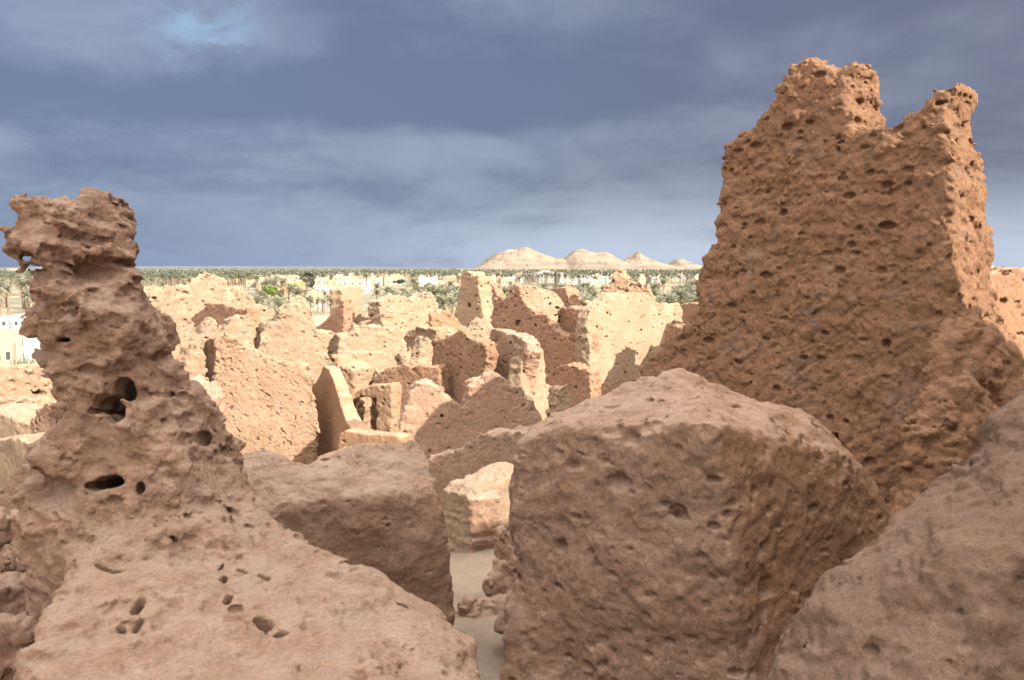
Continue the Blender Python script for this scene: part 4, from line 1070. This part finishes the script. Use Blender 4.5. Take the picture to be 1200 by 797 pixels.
# ------------------------------------------------------------------ palms
def leafmat(name, a, b):
    M = Nodes(name, 0.7)
    oi = M.n('ShaderNodeObjectInfo')
    c = M.mix(oi.outputs['Random'], a, b)
    c = M.mix(M.rng(M.noise(1.6, 3), 0.35, 0.65), c, tuple(np.array(b) * 1.25))
    return M.done(c)
FROND = leafmat('palm_frond', (0.14, 0.153, 0.106), (0.187, 0.187, 0.132))
DRY = leafmat('dry_frond', (0.24, 0.18, 0.10), (0.30, 0.23, 0.14))
BARK = plain('palm_bark', (0.20, 0.15, 0.105), 0.2, 2.0)
def palm_mesh(seed, nf, seg, leaflets, R=3.4):
    r = np.random.RandomState(seed)
    co, q, mi = [], [], []
    def quad(a, b, c, d, m):
        n = len(co); co.extend((a, b, c, d)); q.append((n, n + 1, n + 2, n + 3)); mi.append(m)
    for i in range(nf):
        az = i * 2.399963 + r.rand() * 0.3
        f = (i + 0.5) / nf                          # 0 young and upright, 1 old and hanging
        el = math.radians(82 - 95 * f + r.uniform(-8, 8))
        Ln = R * r.uniform(0.85, 1.1) * (0.8 + 0.2 * math.sin(math.pi * f))
        dirh = np.array((math.cos(az), math.sin(az), 0)); side = np.array((-dirh[1], dirh[0], 0))
        p = np.zeros(3); a = el; pts = [p.copy()]
        for k in range(seg):
            p = p + (dirh * math.cos(a) + np.array((0, 0, math.sin(a)))) * Ln / seg
            a -= math.radians(r.uniform(60, 85)) / seg * (0.6 + k / seg)
            pts.append(p.copy())
        m = 1 if (f > 0.86 and r.rand() < 0.7) else 0
        for k in range(seg):
            A, B = pts[k], pts[k + 1]
            t = (k + 0.5) / seg
            wl = Ln * 0.21 * math.sin(math.pi * min(1, 0.18 + 0.80 * t)) ** 0.7
            up = np.cross(B - A, side); up /= np.linalg.norm(up) + 1e-9
            if up[2] < 0: up = -up
            fwd = (B - A) / (np.linalg.norm(B - A) + 1e-9)
            for j in range(leaflets):
                s0, s1 = j / leaflets, (j + 0.62) / leaflets
                a0, a1 = A + (B - A) * s0, A + (B - A) * s1
                for sg in (-1, 1):
                    tip = (side * sg * 0.80 + fwd * 0.62 + up * (0.22 - 0.5 * f) + r.uniform(-.12, .12, 3)) * wl
                    quad(a0, a1, a1 + tip, a0 + tip * 0.93 + fwd * 0.04, m)
    return np.array(co), np.array(q), np.array(mi)
def trunk_mesh(h, lean, seed, r0=0.26, nseg=9, n=8):
    r = np.random.RandomState(seed)
    co, q = [], []
    for k in range(nseg + 1):
        t = k / nseg
        rr = r0 * (1.25 - 0.45 * t) * (1.0 + (0.10 if k % 2 else 0)) + (0.12 if k == 0 else 0)
        c = np.array((lean * t * t * h, 0, t * h))
        for i in range(n):
            a = 2 * math.pi * i / n
            co.append(c + rr * np.array((math.cos(a), math.sin(a), 0)))
    for k in range(nseg):
        for i in range(n):
            q.append((k * n + i, k * n + (i + 1) % n, (k + 1) * n + (i + 1) % n, (k + 1) * n + i))
    return np.array(co), np.array(q), np.array((lean * h, 0, h))
PALMS = []
for k in range(5):
    co, q, mi = palm_mesh(100 + k, 40, 6, 3)
    cm = make_mesh('crown', co, q, False, mi)
    for m in (FROND, DRY): cm.materials.append(m)
    tco, tq, top = trunk_mesh(1.0, 0.06 * (k - 2), k)
    h = (6.0, 7.0, 5.2, 8.0, 6.5)[k]
    tco = tco * (1, 1, h); tco[:, 0] *= 1
    tm = make_mesh('trunk', tco, tq, True)
    tm.materials.append(BARK)
    PALMS.append((cm, tm, h, 0.06 * (k - 2)))
def palm(label, x, y, kind, s, rz, group=None, h=None):
    cm, tm, ph, lean = PALMS[kind]
    r = bpy.data.objects.new('date_palm', None); C.objects.link(r)
    r.location = (x, y, float(gz(x, y)) - 0.3); r.rotation_euler = (0, 0, rz); r.scale = (s, s, s)
    tag(r, label, 'palm tree', group)
    t = bpy.data.objects.new('trunk', tm); C.objects.link(t); t.parent = r
    c = bpy.data.objects.new('crown', cm); C.objects.link(c); c.parent = r
    c.location = (lean, 0, ph)
    return r
rng = random.Random(12)
big = palm('large date palm with spreading arched fronds in front of the orange house', P(331, 360, 165)[0], 165, 1, 1.28, 0.6)
palm('second spreading palm just left of the large arched one', P(317, 364, 175)[0], 175, 0, 1.25, 2.1)
palm('dark leaning palm against the tall palms right of the long low building', P(358, 330, 420)[0], 420, 3, 1.35, 1.0)
spots = []
def zone(n, x0, x1, d0, d1, s0=1.05, s1=1.6):
    for i in range(n):
        d = math.sqrt(rng.uniform(d0 * d0, d1 * d1)) if d1 < 700 else 1 / rng.uniform(1 / d1, 1 / d0)
        spots.append((rng.uniform(x0, x1), d, rng.uniform(s0, s1)))
zone(56, 436, 538, 215, 400, 0.95, 1.35)
zone(34, 500, 600, 240, 420, 0.95, 1.35)
zone(40, 630, 708, 205, 380, 0.95, 1.35)
zone(54, 765, 850, 190, 380, 0.95, 1.4)
zone(16, 296, 350, 190, 340)
zone(16, 350, 400, 300, 380, 0.6, 0.9)
zone(36, -20, 46, 260, 520)
zone(28, 150, 310, 420, 800)
zone(16, 290, 860, 480, 760)
for px, d, s in spots[:297]:
    x = P(px, 330, d)[0]
    palm('grey green date palm of the oasis, one of many standing round the town', x, d, rng.randrange(5), s, rng.uniform(0, 6.28), 'date palms of the oasis')

# the far belt of palms, past counting
def grove():
    r = np.random.RandomState(3)
    base = []
    for k in range(4):
        co, q, mi = palm_mesh(200 + k, 16, 3, 1, 3.4)
        tco, tq, top = trunk_mesh(1.0, 0, k, 0.22, 2, 4)
        tco = tco * (1, 1, 6.0)
        c = np.concatenate((co + (0, 0, 6.0), tco)); qq = np.concatenate((q, tq + len(co)))
        base.append((c, qq, np.concatenate((mi * 0, np.full(len(tq), 1)))))
    CO, Q, MI, off = [], [], [], 0
    n = 0
    while n < 6500:
        d = 1 / r.uniform(1 / 7000, 1 / 760)
        px = r.uniform(-80, 880)
        if 50 < px < 150 and r.rand() < 0.4: d = r.uniform(280, 760)
        if d < 1250 and 420 < px < 560 and r.rand() < 0.76: continue
        if d < 1300 and (300 < px < 480 or 560 < px < 830) and r.rand() < 0.76: continue
        x = (px - CX) / F_PX * d
        c, q, mi = base[r.randint(4)]
        a, s = r.uniform(0, 6.28), r.uniform(1.1, 1.8)
        R = np.array(((math.cos(a), math.sin(a), 0), (-math.sin(a), math.cos(a), 0), (0, 0, 1)))
        CO.append((c * s) @ R + (x, d, float(gz(x, d)) - EYE + EYE - 0.3)); Q.append(q + off); MI.append(mi); off += len(c); n += 1
    o = link('palm_grove', make_mesh('palm_grove', np.concatenate(CO), np.concatenate(Q), False, np.concatenate(MI)), [GROVE, BARK])
    tag(o, 'far belt of palm groves closing the oasis under the horizon', 'palm grove')
    o['kind'] = 'stuff'
M = Nodes('grove_frond', 0.8)
GROVE = M.done(M.mix(M.rng(M.noise(0.02, 4, 0.6), 0.35, 0.65), (0.098, 0.115, 0.083), (0.157, 0.162, 0.115)))
grove()

# a round leafy tree and dark bushes among the houses
def leafy(name, label, px, py, wpx, hpx, d, mat, seed, cat='tree'):
    r = np.random.RandomState(seed)
    w, h = wpx * d / F_PX, hpx * d / F_PX
    x = P(px, py, d)[0]
    root = bpy.data.objects.new(name, None); C.objects.link(root)
    zt = P(px, py, d)[2]
    z0 = float(gz(x, d)) - 0.3
    root.location = (x, d, z0)
    tag(root, label, cat)
    cen = [np.array((r.uniform(-.35, .35) * w, r.uniform(-.35, .35) * w, zt - z0 - h * r.uniform(0.25, 0.75))) for _ in range(9)]
    co, q = [], []
    for c in cen:
        for _ in range(130):
            v = r.randn(3); v /= np.linalg.norm(v)
            p = c + v * np.array((w * .26, w * .26, h * .26)) * r.uniform(.6, 1.05)
            a, b = r.randn(3) * 0.16 * h / 4, r.randn(3) * 0.16 * h / 4
            n = len(co); co += [p - a - b, p + a - b, p + a + b, p - a + b]; q.append((n, n + 1, n + 2, n + 3))
    link('crown', make_mesh('crown', np.array(co), np.array(q)), mat, root)
    tco, tq, _ = trunk_mesh(1.0, 0, seed, 0.2, 5, 7)
    link('trunk', make_mesh('trunk', tco * (1, 1, zt - z0 - h * 0.5), tq, True), BARK, root)
BUSH = leafmat('fresh_leaf', (0.085, 0.135, 0.025), (0.110, 0.150, 0.035))
DARK_LEAF = leafmat('dark_leaf', (0.035, 0.045, 0.035), (0.050, 0.060, 0.045))
leafy('leafy_tree', 'bright green round leafy tree beside the large arched palm', 318, 335, 18, 12, 230, BUSH, 3)
leafy('dark_tree', 'dark dense tree behind the orange house', 359, 318, 14, 18, 560, DARK_LEAF, 4)
leafy('dark_bush', 'dark rounded bush in front of the wide salmon building', 467, 327, 12, 6, 640, DARK_LEAF, 6, 'bush')
# the prickly plants by the white house
def agave():
    r = np.random.RandomState(8)
    d = 118.0
    x = P(28, 426, d)[0]
    co, q = [], []
    for i in range(70):
        bx = r.uniform(-1.5, 1.5); by = r.uniform(-.4, .4)
        az = r.uniform(0, 6.28); hh = r.uniform(0.9, 2.3)
        tip = np.array((bx + math.cos(az) * 0.5, by + math.sin(az) * 0.4, hh))
        s = np.array((-math.sin(az), math.cos(az), 0)) * 0.10
        b = np.array((bx, by, 0))
        mid = (b + tip) / 2
        n = len(co); co += [b - s, b + s, mid + s * .9, mid - s * .9, tip + s * .1, tip - s * .1]
        q += [(n, n + 1, n + 2, n + 3), (n + 3, n + 2, n + 4, n + 5)]
    o = link('spiky_bush', make_mesh('spiky_bush', np.array(co), np.array(q)), FROND)
    o.location = (x, d, P(28, 424, d)[2] - 1.0)
    tag(o, 'grey green spiky bush in front of the pink and white houses', 'bush')
agave()

# loose stones fallen from the walls onto the alley floor and into the gully
def stones():
    base = []
    for k in range(4):
        F = Field((-.17, -.17, -.17), (.17, .17, .17), 0.0085)
        r = np.random.RandomState(300 + k)
        F.add(F.hull(r.randn(12, 3) * (0.05, 0.045, 0.033), 0.02))
        F.gnaw([(0.08, 0.012, 3, False), (0.03, 0.004, 2, False)], 60 + k)
        me = F.mesh('loose_clod'); me.materials.append(MUD_ROCK)
        base.append(me)
    r = np.random.RandomState(17)
    spots = [(540 + r.uniform(-22, 66), r.uniform(632, 796)) for _ in range(70)] + [(r.uniform(0, 110), r.uniform(560, 700)) for _ in range(8)]
    dg = bpy.context.evaluated_depsgraph_get()
    dg.update()
    for i, (px, py) in enumerate(spots):
        hit, loc, nn, _, ob, _ = scene.ray_cast(dg, Vector((0, 0, EYE)), Vector(ray(px, py)).normalized())
        if not hit or not ob.name.startswith('ground') or nn.z < 0.5 or loc.y > 12: continue
        o = bpy.data.objects.new('loose_clod', base[i % 4]); C.objects.link(o)
        s = 0.35 + 1.0 * r.rand() ** 2
        o.location = loc + Vector((0, 0, 0.012)); o.scale = (s, s, s); o.rotation_euler = (0, 0, r.uniform(0, 6.28))
        tag(o, 'small clod of dry mud lying where it fell between the near walls', 'clod', 'loose clods between the near walls')
stones()
